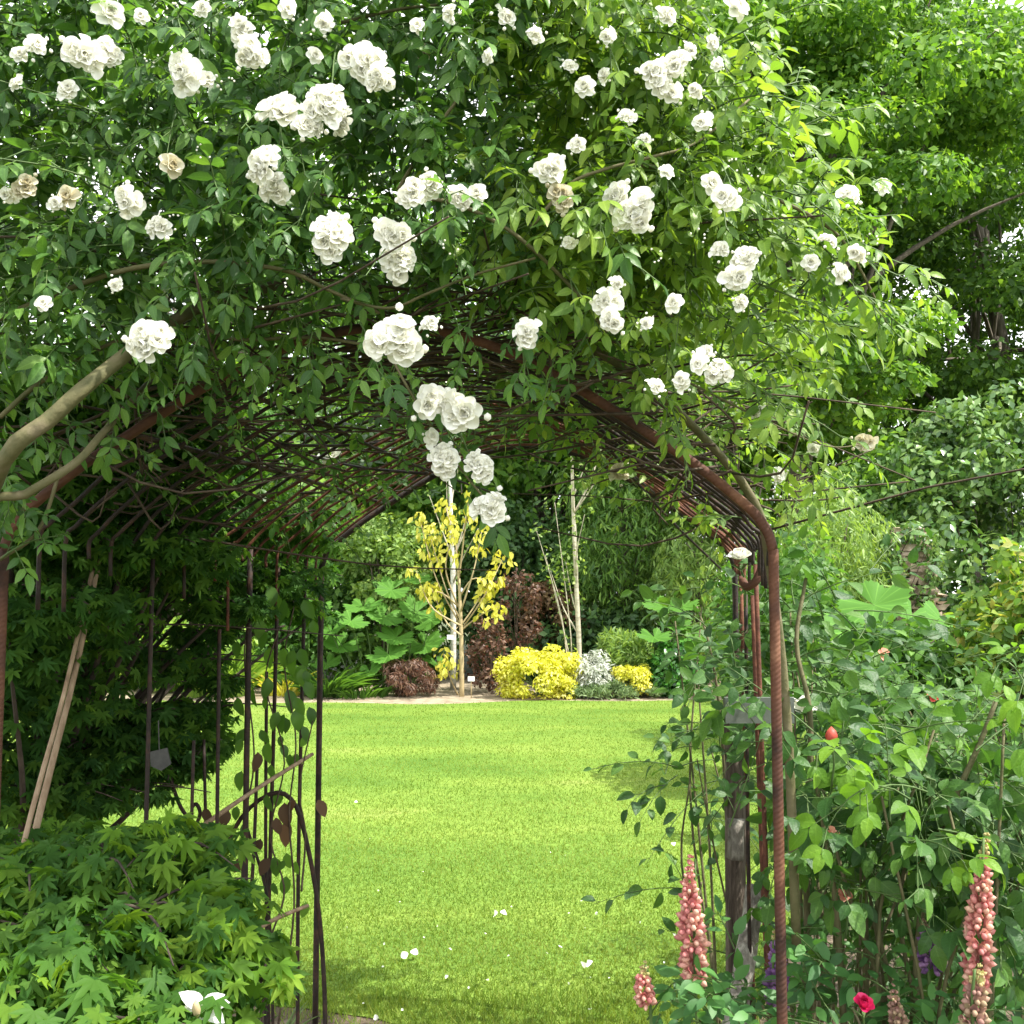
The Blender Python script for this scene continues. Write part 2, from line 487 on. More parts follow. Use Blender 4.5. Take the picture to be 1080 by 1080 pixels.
def lawn_mat():
    m, nt, out = new_mat('lawn turf')
    N = nt.nodes.new; L = nt.links.new
    tc = N('ShaderNodeTexCoord')
    mp = N('ShaderNodeMapping'); mp.inputs['Scale'].default_value = (.45, 1, 1)
    L(tc.outputs['Object'], mp.inputs[0])
    a = N('ShaderNodeTexNoise'); a.inputs['Scale'].default_value = .9; a.inputs['Detail'].default_value = 6; a.inputs['Roughness'].default_value = .6
    L(mp.outputs[0], a.inputs['Vector'])
    b = N('ShaderNodeTexNoise'); b.inputs['Scale'].default_value = 60; b.inputs['Detail'].default_value = 4
    L(tc.outputs['Object'], b.inputs['Vector'])
    r = ramp(nt, [(.09, .172, .024), (.136, .225, .034), (.184, .268, .044), (.24, .292, .072)], [.3, .46, .6, .72])
    L(a.outputs['Fac'], r.inputs[0])
    r2 = ramp(nt, [(.55, .6, .5), (1.1, 1.1, 1.1)], [.35, .65])
    L(b.outputs['Fac'], r2.inputs[0])
    mx = N('ShaderNodeMix'); mx.data_type = 'RGBA'; mx.blend_type = 'MULTIPLY'; mx.inputs['Factor'].default_value = 1
    L(r.outputs[0], mx.inputs['A']); L(r2.outputs[0], mx.inputs['B'])
    pb = N('ShaderNodeBsdfPrincipled'); pb.inputs['Roughness'].default_value = .8; pb.inputs['Specular IOR Level'].default_value = .15
    L(mx.outputs['Result'], pb.inputs['Base Color'])
    bp = N('ShaderNodeBump'); bp.inputs['Strength'].default_value = .6; bp.inputs['Distance'].default_value = .02
    L(b.outputs['Fac'], bp.inputs['Height']); L(bp.outputs[0], pb.inputs['Normal'])
    L(pb.outputs[0], out.inputs[0])
    return m


M['lawn'] = lawn_mat()


# ------------------------------------------------------------------ camera, light, sky
cam = bpy.data.cameras.new('camera'); co = bpy.data.objects.new('camera', cam); COL.objects.link(co)
cam.lens = 36; cam.sensor_width = 36; cam.sensor_fit = 'HORIZONTAL'
co.location = (0, 0, CAMH); co.rotation_euler = (PI / 2 + PITCH, 0, 0)
cam.clip_start = .05; cam.clip_end = 500
S.camera = co

SUN_EL, SUN_AZ = math.radians(57), math.radians(107)     # azimuth clockwise from +Y towards +X
to_sun = A([math.sin(SUN_AZ) * math.cos(SUN_EL), math.cos(SUN_AZ) * math.cos(SUN_EL), math.sin(SUN_EL)])
sl = bpy.data.lights.new('sun', 'SUN'); so = bpy.data.objects.new('sun', sl); COL.objects.link(so)
sl.energy = 3.5; sl.angle = math.radians(.6); sl.color = (1, .955, .87)
from mathutils import Vector
so.rotation_euler = Vector(to_sun).to_track_quat('Z', 'Y').to_euler()

w = bpy.data.worlds.new('World'); S.world = w; w.use_nodes = True
nt = w.node_tree; nt.nodes.clear()
N = nt.nodes.new; L = nt.links.new
sky = N('ShaderNodeTexSky'); sky.sky_type = 'NISHITA'; sky.sun_disc = False
sky.sun_elevation = SUN_EL; sky.sun_rotation = SUN_AZ
tc = N('ShaderNodeTexCoord')
nz = N('ShaderNodeTexNoise'); nz.inputs['Scale'].default_value = 2.2; nz.inputs['Detail'].default_value = 6
L(tc.outputs['Generated'], nz.inputs['Vector'])
cr = ramp(nt, [(.55, .55, .55), (1, 1, 1)], [.35, .6]); L(nz.outputs['Fac'], cr.inputs[0])
mx = N('ShaderNodeMix'); mx.data_type = 'RGBA'
L(cr.outputs[0], mx.inputs['Factor']); L(sky.outputs[0], mx.inputs['A']); mx.inputs['B'].default_value = (8.6, 8.7, 8.8, 1)
bg = N('ShaderNodeBackground'); bg.inputs['Strength'].default_value = .125
L(mx.outputs['Result'], bg.inputs['Color'])
wo = N('ShaderNodeOutputWorld'); L(bg.outputs[0], wo.inputs[0])
S.view_settings.view_transform = 'Standard'; S.view_settings.look = 'None'
S.view_settings.exposure = 1.5; S.view_settings.gamma = 1
S.cycles.use_denoising = True
S.cycles.max_bounces = 8; S.cycles.diffuse_bounces = 4; S.cycles.transmission_bounces = 6; S.cycles.transparent_max_bounces = 8
S.cycles.sample_clamp_indirect = 6


# ------------------------------------------------------------------ foliage helpers
def rs(seed):
    return np.random.default_rng(seed)


def sph(rng, n):
    return nrm(rng.normal(size=(n, 3)))


def clump_set(c, r, m, rng, shell=.5, cr=(.28, .45), flat=.75, lumpy=.0):
    """centres and radii of leaf clumps filling an ellipsoid"""
    d = sph(rng, m)
    u = (shell + (1 - shell) * rng.random(m)) ** .6
    r = A(r, float)
    C = A(c) + d * r * u[:, None] * (1 + lumpy * rng.normal(size=(m, 1)))
    R = (cr[0] + (cr[1] - cr[0]) * rng.random(m))[:, None] * r.mean() * A([1, 1, flat])
    return C, R


def leaves_in(g, T, C, R, n, size, rng, up=.45, out=.8, rnd=.55, droop=.25, var=.35, fill=.45, zmin=.03):
    m = len(C)
    wgt = R.prod(axis=1) ** (2 / 3); wgt = wgt / wgt.sum()
    k = rng.choice(m, n, p=wgt)
    d = sph(rng, n)
    rad = fill + (1 - fill) * rng.random(n) ** .5
    p = C[k] + d * R[k] * rad[:, None]
    ok = p[:, 2] > zmin
    p, d, n = p[ok], d[ok], ok.sum()
    nn = nrm(d * out + A([0, 0, up]) + rng.normal(size=(n, 3)) * rnd)
    dr = nrm(np.cross(nn, sph(rng, n)) + A([0, 0, -droop]) + d * .3)
    sc = size * (1 + var * (rng.random(n) * 2 - 1))
    g.inst(T, p, frames(dr, nn), sc)


def limbs(g, base, C, r0, rng, k=5, zfrac=(.35, .9), sag=.15):
    base = A(base)
    for c in C:
        f = zfrac[0] + (zfrac[1] - zfrac[0]) * rng.random()
        a = base + A([0, 0, max(.02, (c[2] - base[2]) * f * .8)])
        mid = (a + c) / 2 + A([0, 0, sag * np.linalg.norm(c - a)]) + rng.normal(size=3) * .06 * np.linalg.norm(c - a)
        tube(g, [a, mid, c], r0, r0 * .25, k, 7)


def tree(name, label, base, h, crown_c, crown_r, m, n, size, mat, bark, seed, r0=.3, T=LEAF1, group=None, shell=.35,
         cr=(.2, .36), flat=.6, cat='tree', up=.5, droop=.25, nl=26, trunk_top=None, lean=(0, 0), keep=None):
    rng = rs(seed)
    base = A(base, float)
    t = thing(name, label, cat, base, group)
    C, R = clump_set(crown_c, crown_r, m, rng, shell, cr, flat)
    if keep is not None:
        w_ = keep(C); C, R = C[w_], R[w_]; m = len(C)
    g = Geo()
    top = A(trunk_top) if trunk_top is not None else A([crown_c[0] + lean[0], crown_c[1] + lean[1], crown_c[2] + crown_r[2] * .3])
    mid = base * .5 + top * .5 + rng.normal(size=3) * .02 * h
    tube(g, [base + A([0, 0, -.1]), base + (mid - base) * .5 + rng.normal(size=3) * .01 * h, mid, top], r0, r0 * .35, 9, 16, .05, rng)
    sel = rng.choice(m, min(nl, m), replace=False)
    for i in sel:
        c = C[i]
        f = .3 + .6 * rng.random()
        a = base * (1 - f) + top * f if f < .5 else mid * (2 - 2 * f) + top * (2 * f - 1)
        q = (a + c) / 2 + A([0, 0, .1 * np.linalg.norm(c - a)]) + rng.normal(size=3) * .05 * np.linalg.norm(c - a)
        tube(g, [a, q, c], r0 * .2, r0 * .03, 5, 8)
    g.build('trunk', bark, t)
    g = Geo()
    leaves_in(g, T, C, R, n, size, rng, up=up, droop=droop, fill=.35)
    g.build('crown', mat, t)
    return t


def shrub(name, label, base, c, r, m, n, size, mat, seed, T=LEAF1, stem='maple_bark', group=None, cat='shrub', up=.5, droop=.2,
          rs_=.012, shell=.5, cr=(.28, .45), nstem=14, flat=.75, out=.8):
    rng = rs(seed)
    t = thing(name, label, cat, base, group)
    C, R = clump_set(c, r, m, rng, shell, cr, flat)
    g = Geo()
    limbs(g, base, C[:nstem], rs_, rng, 4, (.0, .4))
    g.build('stems', M[stem], t)
    g = Geo()
    leaves_in(g, T, C, R, n, size, rng, up=up, droop=droop, out=out)
    g.build('foliage', M[mat], t)
    return t


def box_px(x0, x1, y0, y1, Y, dy=None):
    """ellipsoid (centre, radii) covering a photo box at depth Y"""
    a = P(x0, y0, Y); b = P(x1, y1, Y)
    c = (a + b) / 2
    rx = abs(b[0] - a[0]) / 2; rz = abs(a[2] - b[2]) / 2
    return c, A([rx, dy or rx, rz])


def gshrub(name, label, bx, Y, m, n, size, mat, seed, dy=None, **k):
    c, r = box_px(*bx, Y, dy)
    return shrub(name, label, (c[0], c[1], 0), c, r, m, n, size, mat, seed, **k)


def compound(gl, gs, T, p, d, n, size, rng, pairs=2, rach=1.5, droop=.25, stick=.0013):
    """pinnate leaves: arrays of base points, rachis directions and normals"""
    k = len(p)
    d = nrm(d); n = nrm(n - d * (n * d).sum(1)[:, None])
    side = np.cross(d, n)
    R = size * rach
    gs.inst(STICK, p, frames(d + A([0, 0, -.1]), n), np.stack([np.full(k, stick), R, np.full(k, stick)], 1))
    spec = [(1., 0, 1.12)]
    for i in range(pairs):
        f = .78 - .42 * i
        for s in (1, -1):
            spec.append((f, s * (55 + 10 * i), 1. - .16 * i))
    for f, a, sc in spec:
        a = math.radians(a) + rng.normal(size=k) * .12
        dd = d * np.cos(a)[:, None] + side * np.sin(a)[:, None] + n * rng.normal(size=(k, 1)) * .12 + A([0, 0, -droop])
        nn = n + side * (rng.normal(size=(k, 1)) * .25)
        pos = p + d * (R * f)[:, None] + A([0, 0, -.1]) * (R * f)[:, None]
        gl.inst(T, pos, frames(dd, nn), size * sc * (1 + .18 * (rng.random(k) * 2 - 1)))


def shoots(gl, gs, T, s, d, ln, nl, size, rng, grav=.5, pairs=2, facing=(0, -.35, .8), stemr=.0022, simple=False, droop=.25, spread=.9, keep=None):
    """arching shoots with alternate leaves; s,d,ln arrays"""
    k = len(s)
    d = nrm(d)
    tt = np.linspace(0, 1, 7)
    bend = rng.normal(size=(k, 3)) * .18
    pt = lambda t: s + d * (ln * t)[:, None] + (bend * t * t + A([0, 0, -grav]) * t * t) * ln[:, None]
    for i in range(6):
        a, b = pt(tt[i]), pt(tt[i + 1])
        v = b - a
        r = stemr * (1.25 - .9 * tt[i])
        gs.inst(STICK, a, frames(v, sph(rng, k)), np.stack([np.full(k, r), np.linalg.norm(v, axis=1), np.full(k, r)], 1))
    ph = rng.random(k) * 2 * PI
    for j in range(nl):
        t = (j + .7) / nl
        p = pt(t); v = nrm(pt(min(1, t + .05)) - pt(t - .05))
        a = ph + j * 2.4
        o1 = nrm(np.cross(v, A([0, 0, 1.]) + rng.normal(size=(k, 3)) * .05)); o2 = np.cross(o1, v)
        rad = o1 * np.cos(a)[:, None] + o2 * np.sin(a)[:, None]
        ld = nrm(rad * spread + v * (.5 + .8 * t) + A([0, 0, -droop]) + rng.normal(size=(k, 3)) * .15)
        nn = nrm(A(facing) + rad * .15 + rng.normal(size=(k, 3)) * .3)
        sz = size * (.75 + .5 * rng.random(k)) * (1. if t < .8 else .75)
        if keep is not None:
            w_ = keep(p + ld * (sz * 1.2)[:, None], rng)
            p, ld, nn, sz = p[w_], ld[w_], nn[w_], sz[w_]
            if len(p) == 0:
                continue
        if simple:
            gs.inst(STICK, p, frames(ld, nn), np.stack([np.full(len(p), .001), sz * .3, np.full(len(p), .001)], 1))
            gl.inst(T, p + ld * (sz * .3)[:, None], frames(ld, nn), sz)
        else:
            compound(gl, gs, T, p, ld, nn, sz, rng, pairs, droop=droop)


# ------------------------------------------------------------------ flowers
PET = t_petal(1.0, 1., .28, .25)
PETI = t_petal(.85, 1., .5, -.1)


def bloom_tmpl(seed, whorls=((12, 6, 1., .95), (38, 6, .85, .9), (60, 5, .65, .8), (78, 4, .45, .7)), rag=.12):
    rng = rs(seed); g = Geo()
    for e, n, l, _ in whorls:
        a = np.arange(n) * 2 * PI / n + rng.random() * 6 + rng.normal(size=n) * .15
        el = np.radians(e) + rng.normal(size=n) * rag
        d = np.stack([np.cos(el) * np.cos(a), np.cos(el) * np.sin(a), np.sin(el)], 1)
        nn = np.stack([-np.sin(el) * np.cos(a), -np.sin(el) * np.sin(a), np.cos(el)], 1)
        nn = nn + rng.normal(size=(n, 3)) * rag
        g.inst(PET if e < 50 else PETI, d * .06, frames(d, nn), l * (1 + rag * rng.normal(size=n)))
    return g.arrays()


BLOOMS = [bloom_tmpl(i) for i in range(4)]
OPEN = bloom_tmpl(9, ((8, 6, 1., 1), (25, 5, .8, 1), (65, 5, .35, 1)), .18)
CUP = bloom_tmpl(11, ((40, 5, 1., 1), (62, 5, .9, 1), (78, 4, .8, 1)), .08)


def cluster_mesh(seed, nb, spread=.6, br=.55, buds=2):
    """a head of double blooms facing -Y, about 1 unit in radius"""
    rng = rs(seed); g = Geo()
    for i in range(nb):
        a = i * 2.4 + rng.random() * .5
        r = spread * math.sqrt((i + .3) / nb) if nb > 1 else 0
        c = A([r * math.cos(a), -.35 * (1 - r) - .1 * rng.random(), r * math.sin(a) * .9])
        ax = nrm(A([c[0] * 1.1, -1., c[2] * 1.1 + .15]) + rng.normal(size=3) * .2)
        g.inst([*BLOOMS, OPEN][int(rng.integers(5))], c[None], frames(np.cross(ax, sph(rng, 1)), ax[None]), br * (.85 + .3 * rng.random()))
    for i in range(buds):
        a = rng.random() * 2 * PI
        c = A([.85 * math.cos(a), -.1, .85 * math.sin(a)])
        dr = nrm(c + A([0, -.4, .2]))
        g.inst(BLOB, c[None], frames(dr[None], sph(rng, 1)), .3)
    me = g.build('tmp', M['white_petal'])
    m = me.data
    bpy.data.objects.remove(me)
    return m


CLUSTERS = [cluster_mesh(20 + i, nb, sp, br, bu) for i, (nb, sp, br, bu) in enumerate(
    [(6, .62, .5, 1), (7, .65, .46, 0), (5, .55, .55, 2), (4, .5, .6, 1), (8, .68, .43, 0), (3, .42, .62, 2)])]
SMALL = [cluster_mesh(40 + i, nb, sp, br, bu) for i, (nb, sp, br, bu) in enumerate([(2, .4, .7, 2), (1, 0, .95, 1), (2, .45, .65, 3)])]
BUDDY = cluster_mesh(50, 0, .4, .5, 5)


def place_cluster(parent, px, py, r, Y, rng, faded=False):
    p = P(px, py, Y)
    me = CLUSTERS[int(rng.integers(len(CLUSTERS)))] if r >= 17 else (SMALL[int(rng.integers(len(SMALL)))] if r > 8 else BUDDY)
    if faded:
        me = me.copy(); me.materials.clear(); me.materials.append(M['faded_petal'])
    o = bpy.data.objects.new('flower_cluster', me); COL.objects.link(o)
    o.parent = parent
    o.location = p - WORLD[parent.name]
    s = r * Y / 1080 * 1.06
    o.scale = (s * (.9 + .2 * rng.random()), s, s * (.9 + .2 * rng.random()))
    o.rotation_euler = (rng.normal() * .25 - .1, rng.random() * 6.28, rng.normal() * .3)
    if faded:
        o['label'] = 'faded cream rose cluster going over'
    return p


# ================================================================== SETTING
def sheet(name, outline, z, mat):
    g = Geo()
    V = [(x, y, z) for x, y in outline]
    g.add(V, list(range(len(V))), [len(V)])
    o = g.build(name, mat); o['kind'] = 'structure'
    return o


sheet('ground', [(-150, -60), (150, -60), (150, 240), (-150, 240)], -.012, M['ground'])
rng = rs(1)
far = [(x, 14.72 + .02 * x + .18 * math.sin(x * .9) + .12 * math.sin(x * 2.3 + 1)) for x in np.linspace(4.6, -14, 60)]
near = [(-14, 4.6), (-3, 4.3), (-1.4, 4.2), (-.8, 4.08), (-.5, 3.98), (-.25, 3.8), (.05, 3.5), (.3, 3.3), (.62, 3.2), (.75, 3.5), (1.0, 4.2), (1.6, 5.5), (2.6, 8), (3.6, 11), (4.5, 14)]
sheet('lawn', [*far, *near], .004, M['lawn'])
sheet('soil_bed', [(9, 13.5), (9, 19.5), (-15, 19.5), (-15, 13.5)], -.004, M['soil'])
sheet('soil', [(-3.2, .6), (3.2, .6), (3.2, 5), (1.2, 5), (.4, 4.4), (-.3, 4.5), (-1.6, 4.8), (-3.2, 5)], .0, M['dark_soil'])


def in_lawn(x, y):
    poly = A([*far, *near]); px, py = poly[:, 0], poly[:, 1]
    qx, qy = np.roll(px, -1), np.roll(py, -1)
    ins = np.zeros(len(x), bool)
    for a, b, c, d in zip(px, py, qx, qy):
        cond = ((b > y) != (d > y))
        xi = a + (y - b) * (c - a) / (d - b + 1e-12)
        ins ^= cond & (x < xi)
    return ins


def grass():
    rng = rs(2); g = Geo()
    n = 520000
    u = rng.random(n)
    y = 1 / (1 / 3.15 + (1 / 15.6 - 1 / 3.15) * u)
    x = (rng.random(n) * 2 - 1) * (1.1 + .62 * y) - .12 * y
    ok = in_lawn(x, y); x, y = x[ok], y[ok]; n = len(x)
    h = (.013 + .017 * rng.random(n)) * (1 + .012 * y)
    wd = .0022 + .00065 * y
    p = np.stack([x, y, np.full(n, .0)], 1)
    d = A([0, 0, 1.]) + rng.normal(size=(n, 3)) * A([.5, .5, .1])
    nn = sph(rng, n) * A([1, 1, .3])
    g.inst(BLADE1, p, frames(d, nn), np.stack([wd, h, h], 1))
    # longer tufts at the near edge
    k = 9000
    x = rng.random(k) * 2.6 - 1.6; y = 3.3 + .9 * rng.random(k)
    ok = in_lawn(x, y + .22 * rng.random(k)); x, y = x[ok], y[ok]; k = len(x)
    p = np.stack([x, y, np.full(k, -.008)], 1)
    hh = .04 + .04 * rng.random(k)
    g.inst(BLADE, p, frames(A([0, 0, 1.]) + rng.normal(size=(k, 3)) * A([.4, .4, .1]), sph(rng, k) * A([1, 1, .3])),
           np.stack([np.full(k, .004), hh, hh], 1))
    o = g.build('grass_blades', M['grass'])
    o['kind'] = 'stuff'; tag(o, 'short mown sunlit grass covering the lawn', 'grass')


grass()

# fallen petals on the lawn
rng = rs(3)
for i, (px, py, s, lab) in enumerate([
        (430, 1005, 1.3, 'fallen white petal pair nearest the left arch rod'), (525, 963, 1.4, 'white petal standing up in the middle of the lawn'),
        (616, 1021, 1.3, 'fallen white petal lying flat at the front of the lawn'), (593, 999, .7, None), (711, 892, 1.2, 'white petal on grass left of the leaning post rose'),
        (476, 1002, .6, None), (377, 846, .9, None), (405, 994, .5, None), (630, 962, .6, None), (515, 1034, .6, None), (470, 1032, .6, None),
        (713, 985, .9, None), (396, 1070, .8, None), (621, 1065, .6, None), (675, 974, .5, None),
        *[(float(a_), float(b_), .28 + .2 * c_, None) for a_, b_, c_ in rs(33).random((26, 3)) * A([340, 200, 1]) + A([360, 870, 0])]]):
    d = A([(px - 540) / 1080, CP - SP * (540 - py) / 1080, SP + CP * (540 - py) / 1080])
    p = A([0, 0, CAMH]) + d * (CAMH - .035) / -d[2]
    g = Geo()
    for q in range(2 if s > 1.25 else 1):
        n_ = nrm(A([0, -.3, 1.]) + rng.normal(size=3) * .5)
        g.inst(PET, (p + A([.012 * q, 0, .004 * q]))[None], frames(sph(rng, 1), n_[None]), .026 * s)
    tag(g.build('fallen_petal', M['white_petal'], None, p), lab or 'tiny white petal dropped among the grass blades', 'petal', 'white petals fallen on the lawn')

# ================================================================== ARCH
HW = .77
PROF = [(.77, 0), (.77, .8), (.77, 1.6), (.768, 1.70), (.745, 1.755), (.70, 1.80), (.617, 1.867), (.53, 1.925), (.36, 2.035), (.18, 2.12), (0, 2.15)]


def cx(Y):
    return -.247 + (Y - 2.05) * .1735


def hoop_pts(Y, zmin=0, full=True):
    pr = [(u, z) for u, z in PROF if z >= zmin]
    pts = [(-u, z) for u, z in pr] + [(u, z) for u, z in pr[-2::-1]]
    return [A([cx(Y) + u, Y, z]) for u, z in pts]


HU = A([u for u, z in PROF[::-1]]); HZ = A([z for u, z in PROF[::-1]])


def hoop_z(u):
    return np.interp(np.abs(u), HU, HZ)


arch = thing('garden_arch', 'rusty steel rod tunnel arch spanning the way onto the lawn', 'garden arch', (cx(2.9), 2.9, 0))
g = Geo(); tube(g, hoop_pts(2.05), .0104, .0104, 10, 90); g.build('front_hoop', M['rebar'], arch)
g = Geo(); tube(g, hoop_pts(3.82), .011, .011, 8, 90); g.build('back_hoop', M['dark_iron'], arch)
rng = rs(5)
for i, Y in enumerate(np.linspace(2.16, 3.76, 19)):
    g = Geo()
    pts = [p + rng.normal(size=3) * .004 for p in hoop_pts(Y, 1.75)]
    e0, e1 = 1.72 - .3 * rng.random() ** 2, 1.72 - .12 * rng.random()
    pts = [A([cx(Y) - HW + .002, Y, e0]), A([cx(Y) - HW + .002, Y, 1.725])] + pts + [A([cx(Y) + HW - .002, Y, 1.725]), A([cx(Y) + HW - .002, Y, e1])]
    tube(g, pts, .0048, .0048, 6, 60)
    g.build('roof_rod', M['rust' if Y > 2.9 else 'dark_iron'], arch)
for u in (-.53, -.36, -.12, .14, .36, .56, .72):
    g = Geo()
    z = hoop_z(u) + .007
    tube(g, [A([cx(2.05) + u, 2.05, z]), A([cx(2.9) + u + .01, 2.9, z + .004]), A([cx(3.82) + u, 3.82, z])], .0062, .0062, 6, 12)
    g.build('rail', M['dark_iron'], arch)
for a, b in (((300, 470), (470, 455)), ((330, 440), (520, 520)), ((590, 420), (690, 520)), ((450, 500), (290, 470)), ((640, 470), (760, 600))):
    g = Geo()
    tube(g, [P(*a, 2.5), P((a[0] + b[0]) / 2, (a[1] + b[1]) / 2 + 6, 3.0), P(*b, 3.5)], .0045, .004, 5, 10)
    g.build('wire', M['dark_iron'], arch)
# upright side rods
for side, Y, rad, top, mat, lean in ((-1, 3.66, .0085, 1.72, 'dark_iron', .0), (-1, 3.42, .0085, 1.7, 'dark_iron', -.02), (-1, 3.34, .007, 1.35, 'dark_iron', .04),
                                     (-1, 3.2, .0115, 1.74, 'dark_iron', .02), (-1, 3.0, .007, 1.5, 'dark_iron', .01), (-1, 2.86, .006, 1.2, 'dark_iron', -.01), (-1, 2.62, .007, 1.7, 'dark_iron', 0),
                                     (-1, 3.28, .007, 1.05, 'dark_iron', -.05),
                                     (1, 3.4, .009, 1.66, 'rust', .03), (1, 2.75, .009, 1.6, 'rust', .05), (1, 2.62, .0075, 1.68, 'rust', .02), (1, 3.1, .0075, 1.6, 'dark_iron', 0)):
    g = Geo()
    x = cx(Y) + side * HW
    rad *= .85
    tube(g, [A([x + lean, Y, -.1]), A([x + lean * .4 + rng.normal() * .006, Y, .7]), A([x, Y, top])], rad, rad * .95, 7, 14)
    g.build('side_rod', M[mat], arch)
g = Geo(); tube(g, [P(803, 583, 2.5), P(803, 600, 2.5), P(797, 613, 2.5), P(788, 619, 2.52), P(783, 612, 2.54)], .011, .01, 8, 20)
g.build('hook', M['rebar'], arch)

# scrolled iron support by the left rods
sup = thing('iron_scroll_support', 'low curled wrought iron plant support beside left arch rods', 'plant support', (P(270, 1000, 3.3)[0], 3.3, 0))
for pts, r in (([(212, 955), (232, 905), (258, 858), (290, 836), (312, 850), (326, 900), (336, 960), (341, 1020), (343, 1085)], .0075),
               ([(178, 815), (190, 850), (205, 868), (211, 858), (207, 848), (202, 852)], .006),
               ([(205, 885), (203, 905), (197, 915), (192, 912), (197, 900), (190, 888)], .007),
               ([(228, 960), (233, 900), (240, 855)], .006), ([(258, 865), (282, 950), (288, 1090)], .005)):
    g = Geo(); q = [P(x, y, 3.3) for x, y in pts]
    if pts[-1][1] > 1050:
        q.append(q[-1] * A([1, 1, 0]) + A([0, 0, -.05]))
    tube(g, q, r, r, 6, 30); g.build('scroll_bar', M['dark_iron'], sup)
g = Geo(); tube(g, [P(222, 1000, 3.3), A([P(222, 1000, 3.3)[0], 3.3, -.05])], .006, .006, 6, 4); tube(g, [P(222, 1000, 3.3), P(219, 950, 3.3), P(215, 780, 3.3)], .006, .005, 6, 8)
g.build('upright', M['dark_iron'], sup)

# canes
for a, b, Ya, Yb, r, lab in (((330, 795), (198, 882), 3.3, 3.0, .0075, 'grey garden cane tied slanting across the left arch rods'),
                             ((325, 955), (262, 985), 3.25, 3.1, .007, 'lower grey cane wired slanting between left arch rods'),
                             ((108, 575), (34, 890), 2.6, 2.3, .008, 'long tan cane leaning in the dark maple, upper of two'),
                             ((98, 600), (22, 900), 2.55, 2.24, .0065, 'thinner tan cane leaning beside the long cane in maple')):
    g = Geo(); pa, pb = P(*a, Ya), P(*b, Yb)
    if b[1] < 899 and b[0] < 60 or b[0] == 22:
        e = pb + (pb - pa) * (pb[2] / max(.01, pa[2] - pb[2])); pts = [pa, (pa + pb) / 2 + A([.006, 0, 0]), pb, e]
    else:
        pts = [pa, (pa + pb) / 2 + A([0, 0, .006]), pb]
    tube(g, pts, r * .8, r, 7, 14, .04, rng)
    tag(g.build('garden_cane', M['cane'], None, pb), lab, 'cane', 'garden canes')

# timber post on the right
pt = thing('wooden_post', 'old weathered split wooden post standing at right arch leg', 'post', (P(776, 1050, 3.3)[0], 3.3, 0))
g = Geo(); x = P(776, 1000, 3.3)[0]
tube(g, [A([x - .002, 3.3, -.1]), A([x, 3.3, .6]), A([x + .004, 3.3, 1.0]), A([x - .003, 3.3, 1.28])], .036, .03, 7, 12, .05, rng); g.build('shaft', M['post'], pt)
g = Geo(); tube(g, [A([x - .005, 3.255, .78]), A([x, 3.255, .9])], .03, .026, 5, 4, .06, rng); g.build('offcut', M['lichen_board'], pt)
bd = thing('lichened_board', 'pale lichen covered board leaning against the wooden post', 'board', (P(782, 1050, 3.15)[0], 3.15, 0))
g = Geo(); a = P(798, 935, 3.2); b = P(776, 1075, 3.05)
tube(g, [a, (a + b) / 2, b, b + (b - a) * (b[2] / (a[2] - b[2]))], .034, .04, 6, 10, .07, rng); g.build('plank', M['lichen_board'], bd)
g = Geo(); a = P(765, 736, 2.5); b = P(838, 763, 2.5)
box(g, (a[0], 2.5, b[2]), (b[0], 2.52, a[2]))
tag(g.build('cross_board', M['grey_board'], None, (a + b) / 2, False), 'short grey green board fixed across the right arch rods', 'board')
g = Geo(); a = P(157, 790, 2.7)
V = [P(158, 793, 2.7), P(176, 789, 2.7), P(180, 806, 2.7), P(170, 813, 2.7), P(159, 808, 2.7)]
g.add(A(V), [0, 1, 2, 3, 4], [5]); g.add(A(V) + A([0, .006, 0]), [4, 3, 2, 1, 0], [5])
tube(g, [P(168, 793, 2.703), P(167, 760, 2.7)], .0015, .0015, 4, 3)
tag(g.build('plant_tag', M['tag_grey'], None, a, False), 'small grey plant tag hanging in front of the dark maple', 'plant tag')

# ================================================================== CLIMBING ROSES
TOPX = A([-1.9, -1.3, -.6, .0, .2, .33, .42, .5, .57])
TOPZ = A([2.75, 2.95, 3.0, 2.98, 2.86, 2.7, 2.52, 2.36, 2.2])


def canopy_points(rng, n, y0, y1, x0, x1):
    """points in the mass of rose growth lying on the arch"""
    out = np.zeros((0, 3))
    while len(out) < n:
        k = n * 2
        Y = y0 + (y1 - y0) * rng.random(k)
        xl = x0 + (x1 - x0) * rng.random(k)               # x as at the front hoop
        u = xl + .247
        top = np.interp(xl, TOPX, TOPZ)
        bot = np.where(u < -.77, 2.08, np.where(u > .77, 2.14 + (u - .77) * .8, hoop_z(u) + .03))
        bot = np.where(u < -.1, np.maximum(bot, 2.1), np.where((u > .4) & (u < .77), bot + .12, bot))
        z = bot + (top - bot) * rng.random(k)
        ok = top > bot
        out = np.vstack([out, np.stack([xl + (Y - 2.05) * .1735, Y, z], 1)[ok]])
    return out[:n]


def above_hoop(p, rng):
    u = p[:, 0] - cx(p[:, 1])
    lim = np.where(np.abs(u) < .8, hoop_z(np.minimum(np.abs(u), .74)), 2.0)
    front = p[:, 1] < 2.1
    stray = front & (rng.random(len(p)) < np.where(p[:, 0] < -.6, .8, .4))
    lim = np.where((u < -.35) & ~stray, np.maximum(lim, 2.04), lim)
    ok = p[:, 2] > lim + np.where(front, np.where(u > .1, .05, np.where(u < -.5, -.07, -.02)), .07) - .1 * rng.random(len(p)) ** 5
    open_ = (p[:, 1] > 2.65) & (u < -.1)                      # the back left of the roof is bare lattice
    return ok & ~(open_ & (rng.random(len(p)) < .8))


